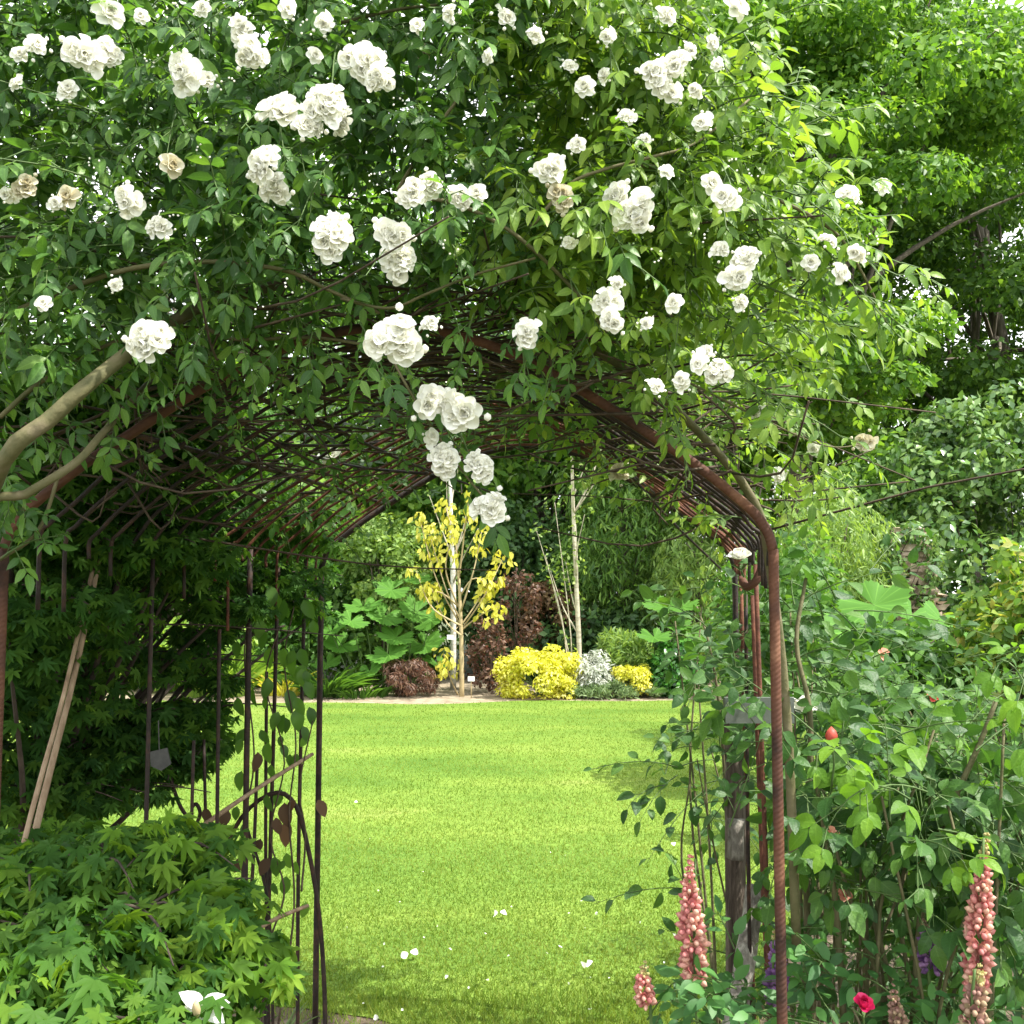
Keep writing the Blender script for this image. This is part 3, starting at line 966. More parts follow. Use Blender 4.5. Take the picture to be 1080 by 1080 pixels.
def thin_out(s, d, ln, grav, rng):
    """drop shoots that would hang below the roof, and most of those beside the right shoulder"""
    e = s + nrm(d) * (ln * .9)[:, None] + A([0, 0, -grav * .8]) * ln[:, None]
    u = e[:, 0] - cx(e[:, 1])
    xf = e[:, 0] - (e[:, 1] - 2.05) * .1735; q = rng.random(len(s))
    thin = ((xf > .36) & (e[:, 2] < 2.17) & (q < .96)) | ((xf > .48) & (e[:, 2] < 2.34) & (q < .84)) | ((xf > .62) & (q < .75))
    w = (above_hoop(e, rng) | (rng.random(len(s)) < .12)) & ~thin
    return s[w], d[w], ln[w]


def climbing_rose(name, label, root, x0, x1, mat, seed, nfront, nback, clusters, canes, size, faded=(), sprays=()):
    rng = rs(seed)
    t = thing(name, label, 'climbing rose', root)
    gl, gs = Geo(), Geo()
    # front growth arching towards the viewer
    s = canopy_points(rng, nfront, 1.8, 2.2, x0, x1)
    c0 = A([-.2, 2.6, 1.9])
    o = nrm((s - c0) * A([1, .3, 1]))
    d = o * .4 + A([0, -.7, .05]) + rng.normal(size=s.shape) * .42
    s, d, ln = thin_out(s, d, .16 + .2 * rng.random(nfront), .55, rng)
    shoots(gl, gs, LEAF3N, s, d, ln, 6, size, rng, .55, keep=above_hoop)
    # body of the growth over the tunnel
    s = canopy_points(rng, nback, 2.1, 4.0, x0, x1)
    o = nrm((s - c0) * A([1, .1, 1]))
    d = o * .9 + rng.normal(size=s.shape) * .5
    s, d, ln = thin_out(s, d, .2 + .25 * rng.random(nback), .45, rng)
    shoots(gl, gs, LEAF2, s, d, ln, 6, size * .95, rng, .45, keep=above_hoop)
    # growth tangled low in the roof rods
    k = nback // 14
    s = canopy_points(rng, k, 2.1, 3.6, max(x0, -.95), min(x1, .5))
    s[:, 2] = hoop_z(s[:, 0] - cx(s[:, 1])) + .1 * rng.random(k)
    shoots(gl, gs, LEAF2, s, rng.normal(size=s.shape) * A([1, 1, .3]), .15 + .15 * rng.random(k), 4, size * .8, rng, .3)
    for (a0, b0, Y0, a1, b1, Y1) in sprays:
        a, b = P(a0, b0, Y0), P(a1, b1, Y1)
        l = np.linalg.norm(b - a)
        shoots(gl, gs, LEAF3N, a[None], ((b - a) / l + A([0, 0, .27]))[None], A([l]), 6, size * .85, rng, .3, 2, (0, -.5, .7))
    fol = gl.build('foliage', M[mat], t)
    gs.build('shoots', M['green_stem'], t)
    g = Geo()
    for pts, r0, r1 in canes:
        tube(g, pts, r0, r1, 7, 24, .03, rng)
    g.build('canes', M['rose_stem'], t)
    # dead tangle
    g = Geo()
    nd = 240 if x0 < -1 else 110
    for i in range(nd):
        a = canopy_points(rng, 1, 1.95, 2.7 if i % 5 else 3.7, max(x0, -1.0), min(x1, .52))[0]
        a[2] = hoop_z(a[0] - cx(a[1])) + (.02 + .14 * rng.random() if i < 130 or i % 3 else -.05 + .1 * rng.random())
        b = a + rng.normal(size=3) * A([.3, .25, .05]); m = (a + b) / 2 + rng.normal(size=3) * .05
        tube(g, [a, m, b], .0032, .0016, 4, 7)
    g.build('dead_twigs', M['old_wood'], t)
    for i, cl in enumerate(clusters):
        Y = cl[3] if len(cl) > 3 else (1.53 + .08 * rng.random())
        place_cluster(t, cl[0], cl[1], cl[2], Y, rng, (cl[0], cl[1]) in faded)
    return t


CL_LEFT = [(150, 20, 9), (182, 12, 8), (240, 90, 8), (20, 60, 9), (55, 110, 7), (330, 60, 9), (325, 30, 8), (420, 110, 8), (440, 30, 9), (60, 215, 9), (185, 235, 8), (215, 160, 8), (100, 170, 7), (310, 300, 8), (520, 60, 9), (475, 260, 8), (10, 205, 10), (160, 60, 7), (395, 190, 7), (275, 330, 7),
           (88, 60, 26), (112, 56, 18), (40, 52, 15), (74, 97, 12), (113, 18, 16), (216, 12, 12), (258, 34, 18), (264, 58, 19), (198, 80, 23), (216, 88, 14),
           (385, 68, 25), (402, 84, 18), (300, 124, 30), (325, 132, 20), (345, 112, 26), (365, 128, 18), (283, 176, 24), (293, 198, 21), (138, 212, 17), (170, 242, 17), (30, 200, 17),
           (76, 212, 13), (348, 252, 27), (412, 252, 23), (418, 276, 22), (437, 207, 20), (456, 196, 17), (484, 208, 17), (160, 362, 27), (418, 357, 29),
           (455, 345, 12), (450, 424, 24, 1.75), (490, 437, 28, 1.75), (467, 487, 20, 1.8), (503, 495, 19, 1.8), (519, 537, 23, 1.8),
           (372, 208, 8), (48, 322, 9), (530, 22, 15), (478, 14, 12), (566, 38, 12), (505, 208, 11), (557, 352, 19), (340, 26, 14), (178, 176, 13), (20, 90, 10),
           (455, 462, 10, 1.8), (300, 10, 13), (450, 60, 14, 1.9), (350, 485, 13, 3.3), (120, 300, 9)]
CL_RIGHT = [(600, 70, 9), (640, 80, 9), (560, 120, 8), (725, 55, 10), (735, 95, 9), (755, 70, 9), (680, 150, 9), (700, 185, 9), (735, 250, 8), (690, 270, 8), (680, 340, 9), (850, 250, 8), (918, 255, 8), (775, 175, 8), (795, 180, 7), (835, 490, 8, 2.), (808, 520, 8, 2.02), (770, 430, 8, 2.), (745, 372, 9), (650, 300, 9), (600, 255, 9), (620, 120, 7),
            (580, 182, 21), (592, 208, 19), (652, 210, 20), (672, 226, 25), (642, 318, 18), (645, 340, 18), (785, 276, 18), (776, 294, 16), (714, 322, 11), (893, 210, 16), (872, 258, 12),
            (855, 278, 9), (906, 265, 12), (880, 290, 12), (780, 320, 10), (766, 208, 16), (748, 196, 12), (660, 124, 11), (748, 45, 11), (690, 82, 20), (712, 70, 18), (610, 155, 11),
            (756, 392, 17), (738, 384, 13), (722, 402, 12), (802, 436, 9, 1.95), (860, 472, 9, 2), (911, 466, 12, 2), (818, 500, 11, 2), (826, 516, 8, 2), (760, 266, 13), (930, 200, 9, 1.9),
            (655, 500, 13, 2.5), (700, 20, 13), (640, 40, 11), (770, 12, 16), (620, 95, 12), (690, 410, 11), (706, 100, 14), (740, 130, 12)]
cl = lambda pts: [P(x, y, Y) for x, y, Y in pts]
left_canes = [
    (cl([(-60, 900, 2.2), (-40, 640, 2.1), (0, 495, 1.7), (55, 440, 1.68), (110, 392, 1.72), (200, 330, 1.95), (330, 290, 2.2)]), .016, .011),
    (cl([(-90, 800, 2.2), (-30, 560, 1.8), (30, 520, 1.76), (80, 488, 1.78), (110, 455, 1.85), (160, 400, 2.1)]), .009, .006),
    (cl([(0, 590, 1.9), (40, 560, 1.9), (62, 500, 1.9), (64, 490, 1.9)]), .004, .003),
    (cl([(0, 440, 1.85), (40, 405, 1.85), (100, 370, 1.85), (170, 340, 1.85)]), .005, .003),
    (cl([(-20, 345, 1.8), (40, 318, 1.78), (130, 285, 1.76), (220, 276, 1.76), (300, 285, 1.78), (345, 305, 1.8), (400, 330, 1.85)]), .0055, .003),
    (cl([(215, 345, 1.9), (250, 358, 1.9), (330, 356, 1.9), (400, 366, 1.9)]), .004, .003),
    (cl([(420, 200, 1.75), (450, 150, 1.75), (490, 95, 1.75)]), .004, .003),
    (cl([(360, 315, 1.8), (410, 325, 1.75), (450, 310, 1.72), (500, 290, 1.72), (565, 272, 1.72)]), .0028, .002),
    (cl([(420, 205, 1.7), (480, 215, 1.7), (540, 245, 1.72), (600, 300, 1.75), (640, 350, 1.8)]), .004, .003),
    (cl([(400, 350, 1.8), (425, 400, 1.78), (455, 450, 1.8), (490, 500, 1.82), (515, 530, 1.82)]), .0028, .0018),
]
right_canes = [
    (cl([(840, 1000, 2.3), (830, 760, 2.25), (812, 600, 2.2), (790, 520, 2.15), (700, 420, 2.1), (600, 350, 2.1), (540, 300, 2.1)]), .011, .008),
    (cl([(560, 240, 1.72), (600, 195, 1.7), (640, 178, 1.68), (690, 165, 1.68), (735, 150, 1.7), (790, 105, 1.75)]), .0035, .002),
    (cl([(660, 170, 1.78), (760, 192, 1.76), (830, 215, 1.76), (880, 245, 1.78), (905, 280, 1.8), (935, 340, 1.84)]), .0045, .002),
    (cl([(720, 400, 1.95), (800, 440, 1.95), (870, 470, 1.95), (915, 468, 1.98)]), .0025, .001),
    (cl([(360, 24, 1.9), (420, 10, 1.88), (480, 2, 1.86), (560, -20, 1.86)]), .0035, .002),
]
SP_LEFT = [
    (0, 300, 1.8, 40, 420, 1.82), (90, 330, 1.8, 110, 430, 1.84), (200, 320, 1.85, 230, 410, 1.9), (250, 330, 1.85, 290, 400, 1.9), (0, 420, 1.85, 50, 470, 1.88), (110, 395, 1.88, 180, 430, 1.9),
    (-20, 440, 1.85, 20, 520, 1.88), (60, 440, 1.9, 130, 480, 1.94), (180, 380, 1.9, 250, 400, 1.95), (300, 320, 1.85, 350, 400, 1.9), (20, 340, 1.8, 120, 330, 1.78), (200, 300, 1.8, 300, 340, 1.82),
    (-30, 500, 1.9, 30, 490, 1.9), (120, 300, 1.8, 200, 350, 1.8), (330, 300, 1.8, 300, 370, 1.86), (230, 290, 1.8, 260, 380, 1.85),
    (400, 340, 1.85, 440, 420, 1.8), (430, 390, 1.82, 470, 480, 1.82), (470, 430, 1.82, 520, 540, 1.86), (540, 330, 1.8, 560, 395, 1.75), (160, 330, 1.8, 150, 400, 1.76),
    (330, 350, 1.85, 320, 390, 1.85), (0, 590, 1.9, 60, 560, 1.85), (60, 360, 1.8, 80, 400, 1.78), (0, 330, 1.8, 30, 390, 1.78), (500, 330, 1.8, 480, 400, 1.8),
    (380, 340, 1.8, 400, 390, 1.76), (620, 350, 1.85, 600, 410, 1.8), (60, 400, 1.82, 95, 370, 1.8), (0, 520, 1.9, 25, 560, 1.85), (240, 300, 1.8, 200, 390, 1.78)]
SP_RIGHT = [
    (760, 200, 1.8, 890, 130, 1.8), (800, 180, 1.8, 850, 60, 1.78), (830, 220, 1.78, 960, 240, 1.78), (880, 260, 1.8, 970, 330, 1.8), (860, 250, 1.8, 920, 350, 1.8),
    (800, 300, 1.85, 870, 340, 1.85), (740, 330, 1.85, 830, 400, 1.85), (700, 360, 1.95, 820, 440, 1.9), (720, 400, 1.95, 900, 470, 1.95), (760, 420, 2., 920, 450, 1.95),
    (740, 440, 2., 850, 520, 2.), (760, 470, 2.05, 840, 560, 2.05), (780, 120, 1.8, 870, 70, 1.8), (740, 90, 1.8, 800, 20, 1.8), (780, 250, 1.85, 850, 300, 1.85),
    (690, 400, 1.95, 740, 480, 1.95), (650, 360, 1.9, 700, 440, 1.9), (850, 230, 1.78, 930, 190, 1.75), (820, 150, 1.8, 900, 110, 1.8), (780, 380, 1.9, 860, 400, 1.9),
    (830, 470, 2., 870, 520, 2.), (700, 290, 1.85, 800, 350, 1.85), (730, 230, 1.8, 830, 270, 1.8), (900, 300, 1.82, 960, 380, 1.85)]
lrose = climbing_rose('climbing_rose', 'white double climbing rose with dark green leaves heaped over the left of arch', (P(-60, 900, 2.2)[0], 2.2, 0),
                      -1.8, .06, 'rose_green', 11, 680, 1300, CL_LEFT, left_canes, .037, ((30, 200), (178, 176), (76, 212), (450, 60)), SP_LEFT)
rrose = climbing_rose('climbing_rose', 'climbing rose with yellow green young leaves spilling over the right of arch', (P(840, 1000, 2.3)[0], 2.3, 0),
                      .0, .62, 'rose_young', 12, 390, 680, CL_RIGHT, right_canes, .036, ((655, 500), (911, 466), (592, 208)), SP_RIGHT)


# ================================================================== LEFT: MAPLES, VINE
def maple(name, label, root, C, R, n, size, mat, seed, trunk_r, branches, tips=()):
    rng = rs(seed)
    t = thing(name, label, 'maple', root)
    g = Geo()
    for pts, r0, r1 in branches:
        tube(g, pts, r0, r1, 7, 16, .04, rng)
    hub = A(root) + A([0, 0, .5])
    for c, rr_ in zip(C, R):
        m_ = (hub + c) / 2 + A([0, 0, .1]) + rng.normal(size=3) * .08
        tube(g, [hub, m_, c], trunk_r * .35, .004, 5, 10)
        for q in range(5):
            e = c + rng.normal(size=3) * A([.7, .7, .3]) * rr_
            tube(g, [c, (c + e) / 2 + A([0, 0, .02]), e], .004, .0015, 4, 5)
    g.build('trunk', M['maple_bark'], t)
    gl = Geo()
    m = len(C); wgt = R.prod(1) ** .5; wgt /= wgt.sum()
    k = rng.choice(m, n, p=wgt)
    d = sph(rng, n)
    p = C[k] + d * R[k] * (rng.random(n) ** .4)[:, None]
    p = p[p[:, 2] > .05]; n = len(p)
    ax = rng.normal(size=(n, 3)) * A([1, 1, .2])
    dr = nrm(nrm(ax) * .9 + A([.1, -.25, -.55]))
    nn = nrm(A([0, -.3, 1.]) + rng.normal(size=(n, 3)) * .35 + ax * .2)
    gl.inst(MAPLE, p, frames(dr, nn), size * (.55 + .7 * rng.random(n)))
    gl.build('crown', M[mat], t)
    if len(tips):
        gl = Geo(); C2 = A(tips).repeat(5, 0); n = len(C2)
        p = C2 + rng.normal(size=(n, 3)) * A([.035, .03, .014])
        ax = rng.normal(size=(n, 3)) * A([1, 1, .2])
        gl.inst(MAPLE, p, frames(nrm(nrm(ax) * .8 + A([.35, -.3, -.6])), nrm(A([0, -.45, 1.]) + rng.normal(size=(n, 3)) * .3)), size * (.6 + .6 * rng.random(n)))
        gl.build('backlit_tint_leaves', M['maple_backlit_tint'], t)  # tip leaves coloured as if lit through from behind
    return t


rng = rs(70)
# low spreading maple, bottom left foreground
C = []; R = []
for (px, py, Y, rx, rz) in [(30, 930, 2.0, .2, .06), (110, 905, 2.05, .18, .05), (180, 890, 2.15, .15, .05), (60, 990, 1.85, .22, .06), (150, 960, 1.9, .2, .06), (210, 955, 2.0, .13, .05),
                            (240, 1000, 1.95, .12, .045), (275, 1035, 1.9, .07, .03), (20, 1060, 1.75, .2, .06), (110, 1040, 1.75, .22, .06), (190, 1020, 1.85, .12, .05), (90, 1100, 1.7, .25, .07),
                            (-60, 960, 2.0, .25, .08), (40, 900, 2.35, .2, .06), (140, 1100, 1.8, .2, .07), (-40, 1080, 1.7, .25, .1), (205, 905, 2.1, .08, .03), (20, 1150, 1.7, .3, .1), (120, 1180, 1.75, .25, .1)]:
    C.append(P(px, py, Y)); R.append((rx, rx, rz))
C, R = A(C), A(R)
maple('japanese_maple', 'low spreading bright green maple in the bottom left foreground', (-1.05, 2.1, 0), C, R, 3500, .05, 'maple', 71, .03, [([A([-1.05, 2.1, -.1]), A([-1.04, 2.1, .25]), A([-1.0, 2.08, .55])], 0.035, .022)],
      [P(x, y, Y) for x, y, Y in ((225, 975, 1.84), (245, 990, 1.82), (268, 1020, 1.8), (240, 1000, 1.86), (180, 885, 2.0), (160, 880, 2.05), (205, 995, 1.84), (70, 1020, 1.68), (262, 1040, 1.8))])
# dark tall maple outside the tunnel
C = []; R = []
rng = rs(72)
for (px, py, Y, rx, rz) in [(40, 470, 3.0, .35, .1), (120, 440, 3.2, .35, .1), (60, 560, 2.9, .4, .11), (150, 530, 3.3, .36, .1), (220, 480, 3.6, .3, .09), (240, 560, 3.9, .3, .08), (300, 600, 4.3, .25, .08),
                            (120, 620, 3.3, .4, .1), (40, 660, 2.9, .35, .1),  (280, 640, 4.2, .25, .06), (110, 700, 3.3, .36, .07), (30, 740, 2.9, .3, .08), 
                            (150, 760, 3.3, .22, .07), (90, 790, 3.2, .28, .08), (190, 780, 3.5, .18, .06), (40, 830, 3.0, .22, .07),   (-60, 600, 2.9, .5, .2), (-80, 760, 2.9, .4, .2),
                            (-60, 450, 3.1, .5, .2), (320, 560, 4.6, .2, .06), (190, 420, 3.6, .3, .1), (100, 380, 3.4, .4, .1), (10, 400, 3.3, .4, .12), (330, 650, 4.3, .12, .04), (270, 520, 4.4, .2, .07), (140, 480, 4.2, .45, .15), (215, 600, 3.1, .12, .05), (260, 560, 3.3, .12, .05), (285, 610, 3.5, .2, .07), (240, 640, 3.2, .16, .05),  (305, 570, 3.7, .18, .07), (200, 540, 3.0, .18, .07), (250, 520, 3.3, .2, .07), (300, 640, 3.6, .16, .04), (190, 600, 3.0, .18, .06),  (310, 540, 3.6, .15, .05), (30, 420, 2.5, .22, .08), (110, 440, 2.6, .22, .08), (180, 460, 2.7, .2, .08), (60, 500, 2.5, .25, .08), (150, 520, 2.7, .22, .08), (20, 560, 2.45, .2, .07), (100, 580, 2.6, .22, .07), (180, 580, 2.8, .2, .06), (60, 640, 2.5, .22, .07), (185, 700, 3.6, .2, .05), (205, 750, 3.5, .16, .05), (150, 800, 3.3, .2, .06), (185, 810, 3.4, .13, .04), (120, 835, 3.2, .2, .05), (60, 850, 3.0, .2, .05), (215, 670, 3.4, .14, .04), (225, 790, 3.4, .09, .03), (230, 720, 3.4, .1, .03),  (215, 470, 2.9, .18, .08), (140, 400, 2.7, .25, .08), (200, 410, 2.8, .2, .08), (10, 690, 2.5, .18, .06), (60, 620, 4.2, .5, .2),
                            (150, 590, 4.4, .45, .15), (20, 520, 4.4, .5, .2), (230, 440, 4.6, .3, .1)]:
    C.append(P(px, py, Y)); R.append((rx, rx, rz))
C, R = A(C), A(R)
b0 = A([-1.75, 3.6, 0])
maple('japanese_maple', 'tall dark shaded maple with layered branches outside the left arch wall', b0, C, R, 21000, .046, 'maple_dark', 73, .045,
      [([b0 + A([0, 0, -.1]), b0 + A([.02, 0, .3]), b0 + A([.0, 0, .6])], .05, .04),
       ([b0 + A([0, 0, .45]), P(110, 720, 3.6), P(165, 655, 3.7), P(240, 640, 3.9)], .02, .006),
       ([b0 + A([0, 0, .5]), P(60, 760, 3.4), P(40, 640, 3.3), P(90, 520, 3.3)], .025, .008),
       ([b0 + A([0, 0, .4]), P(140, 750, 3.6), P(200, 690, 3.8), P(300, 660, 4.2)], .016, .004)])

# vine on the left rods
rng = rs(75)
vb = A([cx(3.3) - HW, 3.28, 0])
vine = thing('climbing_vine', 'thin vine with round green and browned leaves twining on left arch rods', 'climbing vine', vb)
g = Geo(); gl = Geo(); gd = Geo()
for pts in ([(275, 1090), (283, 1000), (300, 940), (285, 880), (300, 800), (280, 720), (295, 660)], [(292, 1090), (310, 960), (305, 860), (312, 780), (300, 700), (310, 640)],
            [(265, 1090), (255, 900), (268, 800), (258, 700), (262, 650)], [(318, 940), (322, 880), (316, 830), (330, 760)]):
    tube(g, [P(x, y, 3.27) for x, y in pts], .0035, .002, 4, 30)
for (px, py, s, dry) in [(313, 755, 16, 0), (318, 712, 14, 0), (303, 735, 17, 0), (300, 760, 14, 0), (283, 722, 15, 0), (286, 690, 15, 0), (300, 690, 14, 0), (326, 752, 13, 0), (322, 712, 10, 0), (306, 800, 10, 0),
                        (255, 820, 14, 0), (300, 855, 17, 1), (305, 875, 18, 1), (291, 868, 12, 1), (285, 912, 14, 1), (258, 910, 13, 1), (335, 850, 13, 1), (312, 850, 12, 1), (255, 875, 10, 0), (302, 905, 11, 0), (288, 935, 9, 0),
                        (275, 890, 11, 1), (250, 855, 10, 0), (240, 860, 13, 1), (216, 858, 13, 1), (297, 790, 10, 0), (272, 800, 14, 1), (283, 790, 15, 0), (310, 700, 14, 0), (330, 660, 12, 0), (320, 640, 15, 0), (300, 640, 16, 0), (275, 660, 14, 0), (285, 625, 15, 0)]:
    p = P(px, py - s * .5, 3.24 + .06 * rng.random())
    (gd if dry else gl).inst(LEAFR, p[None], frames((A([rng.normal() * .35, -.2, -1.]))[None], (A([rng.normal() * .5, -1, .5]))[None]), s * 3.27 / 1080 * 1.5)
for _ in range(34):
    x_ = 250 + 75 * rng.random(); y_ = 620 + 190 * rng.random() if rng.random() < .7 else 820 + 150 * rng.random(); s_ = 7 + 7 * rng.random()
    gl.inst(LEAFR, P(x_, y_, 3.22 + .1 * rng.random())[None], frames(A([[rng.normal() * .4, -.2, -1.]]), A([[rng.normal() * .6, -1, .5]])), s_ * 3.27 / 1080 * 1.5)
g.build('stems', M['old_wood'], vine); gl.build('foliage', M['vine'], vine); gd.build('dry_leaves', M['vine_dry'], vine)

# white lily like bloom low on the left
g0 = P(214, 1060, 1.7)
ly = thing('white_flower', 'large white blossom low under the bright maple leaves', 'flower', (g0[0], g0[1], 0))
g = Geo(); n = 6; a = np.arange(n) * PI / 3
d = np.stack([np.cos(a), np.full(n, -.35), np.sin(a)], 1)
d = d * A([1, 1, .55]) + rng.normal(size=(n, 3)) * .2
g.inst(t_leaf(.62, 4, .2, .45), np.tile(g0, (n, 1)), frames(d, np.tile(A([0, -1., .6]), (n, 1))), .03 + .014 * rng.random(n)); g.build('petals', M['white_petal'], ly)
g = Geo(); g.inst(BLOB, (g0 + A([0, -.03, -.01]))[None], frames(A([[0, -.3, 1.]]), A([[0, -1., 0]])), A([[.012, .03, .012]]) * 1.2); g.build('seed_cone', M['tan_twig'], ly)
g = Geo(); tube(g, [A([g0[0], g0[1], -.05]), A([g0[0] + .01, g0[1] + .02, g0[2] * .5]), g0], .005, .004, 5, 8); g.build('stem', M['green_stem'], ly)


# strappy leaves helper
def straps(name, label, base, n, ln, wd, mat, seed, spread=.5, cat='plant', rad=.1, group=None):
    rng = rs(seed); g = Geo()
    a = rng.random(n) * 2 * PI
    p = A(base) + np.stack([np.cos(a), np.sin(a), np.zeros(n)], 1) * (rad * rng.random(n) ** .5)[:, None]
    d = np.stack([np.cos(a) * spread, np.sin(a) * spread, np.ones(n)], 1) + rng.normal(size=(n, 3)) * .15
    nn = np.stack([-np.cos(a), -np.sin(a), np.full(n, .4)], 1) * -1
    nn = np.stack([np.cos(a) * -1, np.sin(a) * -1, np.full(n, .5)], 1)
    l = ln * (.6 + .5 * rng.random(n))
    g.inst(STRAP, p, frames(d, nn), np.stack([np.full(n, wd), l, l], 1))
    return tag(g.build(name, M[mat], None, base), label, cat, group)


p = P(330, 1075, 3.65)
straps('strap_leaf_clump', 'small grey green strap leaves at the foot of left arch rod', (-.82, 3.6, 0), 26, .22, .012, 'greygreen', 81, .5)
straps('strap_leaf_clump', 'green strap leaves under the curled iron support', (-.98, 3.35, 0), 40, .3, .011, 'shrub_mid', 82, .5)

# ================================================================== RIGHT: LUPINS AND ROSE BUSHES
def pea():
    g = Geo()
    one = A([[0., 0, 0]])
    g.inst(t_blob(6, 3, .3, .36), one, frames(A([[0, 1., .1]]), A([[0, 0, 1.]])), 1.)
    g.inst(t_petal(1.0, .85, .35, .2, 2, 3), A([[0., .1, .1]]), frames(A([[0, .55, .8]]), A([[0, .8, -.55]])), 1.)
    return g.arrays()


PEA = pea()


def lupin(label, px, ytop, ybot, Y, wpx, mat, tip, seed, tipfrac=.25, base=None):
    rng = rs(seed)
    a, b = P(px, ybot, Y), P(px + rng.normal() * 2, ytop, Y)
    root = A([a[0] + rng.normal() * .02, Y + .02, 0])
    t = thing('lupin', label, 'lupin', root, 'lupins by the right arch leg')
    h = np.linalg.norm(b - a); rad = wpx * 1.15 * Y / 1080
    lv = max(8, int(h / .0125))
    g, gt = Geo(), Geo()
    for i in range(lv):
        f = i / (lv - 1)
        k = 7 if f < .7 else 6
        an = np.arange(k) * 2 * PI / k + i * .5 + rng.normal(size=k) * .1
        prof = (1 - .72 * f ** 1.7) * (.85 + .15 * min(1, f * 6))
        c = a + (b - a) * f + A([.012 * math.sin(f * 2.2 + seed), .008 * math.sin(f * 3 + seed), 0])
        el = -.25 + 1.15 * f ** 1.5
        d = np.stack([np.cos(an) * math.cos(el), np.sin(an) * math.cos(el), np.full(k, math.sin(el))], 1) + rng.normal(size=(k, 3)) * .2
        sz = rad * prof
        (gt if f > 1 - tipfrac else g).inst(PEA, c + d * (sz * .3), frames(d, np.tile(A([0, 0, 1.]), (k, 1))), np.stack([np.full(k, min(.02, sz * .75)) * 1., sz * (.62 + .32 * rng.random(k)), np.full(k, min(.02, sz * .75))], 1))
    g.build('florets', M[mat], t); gt.build('spike_tip', M[tip], t)
    g = Geo(); tube(g, [root + A([0, 0, -.05]), (root + a) / 2 + A([.01, 0, 0]), a, b], .0055, .0025, 6, 14); g.build('stem', M['green_stem'], t)
    g = Geo(); gs = Geo()
    n = 13
    an = rng.random(n) * 2 * PI
    hh = a[2] * (.35 + .6 * rng.random(n))
    st = root + np.stack([np.zeros(n), np.zeros(n), hh * .8], 1)
    out = np.stack([np.cos(an), np.sin(an) * .8, np.full(n, .35)], 1)
    ctr = st + out * (.08 + .1 * rng.random(n))[:, None]
    gs.inst(STICK, st, frames(ctr - st, sph(rng, n)), np.stack([np.full(n, .002), np.linalg.norm(ctr - st, axis=1), np.full(n, .002)], 1))
    for j in range(9):
        a2 = j * 2 * PI / 9
        nn = nrm(out * .35 + A([0, -.1, 1.]))
        e1 = nrm(np.cross(nn, A([.3, 1., 0]))); e2 = np.cross(nn, e1)
        d = e1 * math.cos(a2) + e2 * math.sin(a2) + nn * .15 + rng.normal(size=(n, 3)) * .08
        g.inst(LEAFN, ctr, frames(d, nn), .075 + .03 * rng.random(n))
    g.build('foliage', M['lupin_leaf'], t); gs.build('leaf_stalks', M['green_stem'], t)
    return t


lupin('salmon pink lupin spike in front of the lawn left of the post', 733, 906, 1030, 2.2, 15, 'salmon', 'salmon', 91, .06)
lupin('short salmon lupin just opening at the lawn edge', 686, 1018, 1056, 2.2, 11, 'salmon', 'salmon_tip', 92, .35)
lupin('tall salmon lupin with brown spent base at far right', 1035, 884, 1035, 2.1, 15, 'salmon', 'salmon_tip', 93, .16)
lupin('faded dusky pink lupin below the tall salmon lupin', 1026, 1022, 1085, 2.0, 14, 'dusky', 'salmon_tip', 94, .3)
lupin('purple lupin spike behind the ribbed steel leg', 816, 985, 1055, 2.35, 13, 'purple_floret', 'salmon_tip', 95, .12)
lupin('dull mauve lupin among brown stems at the right', 979, 972, 1022, 2.3, 12, 'purple_floret', 'dusky', 96, .2)
lupin('mauve lupin half hidden by brown rose stems', 948, 1040, 1090, 2.2, 10, 'dusky', 'dusky', 97, .2)


def rose_bush(label, root, pts, mat, seed, n, size, stems, ln=(.18, .35), T=LEAFR, name='rose_bush', nl=5, cat='rose bush', pairs=1, facing=(0, -.45, .75), spread=.2, simple=False, grav=.3, twig='rose_stem'):
    """woody bush: main stems to points, leafy shoots from them"""
    rng = rs(seed)
    t = thing(name, label, cat, root)
    g = Geo()
    for s_ in stems:
        tube(g, s_[0], s_[1], s_[2], 6, 18, .04, rng)
    ends = A([P(*q) for q in pts])
    for e in ends[::2]:
        a = A(root) + A([rng.normal() * .05, rng.normal() * .05, .02])
        tube(g, [a, (a + e) / 2 + rng.normal(size=3) * .05 + A([0, 0, .05]), e], .006, .003, 5, 10)
    g.build('stems', M[twig], t)
    gl, gs = Geo(), Geo()
    k = rng.choice(len(ends), n)
    s = ends[k] + rng.normal(size=(n, 3)) * spread * A([.6, .6, .4])
    s[:, 2] = np.maximum(s[:, 2], .08)
    d = rng.normal(size=(n, 3)) * A([1, .8, .5]) + A([0, -.35, .45])
    shoots(gl, gs, T, s, d, ln[0] + (ln[1] - ln[0]) * rng.random(n), nl, size, rng, grav, pairs, facing, simple=simple)
    gl.build('foliage', M[mat], t); gs.build('shoots', M['green_stem'], t)
    return t


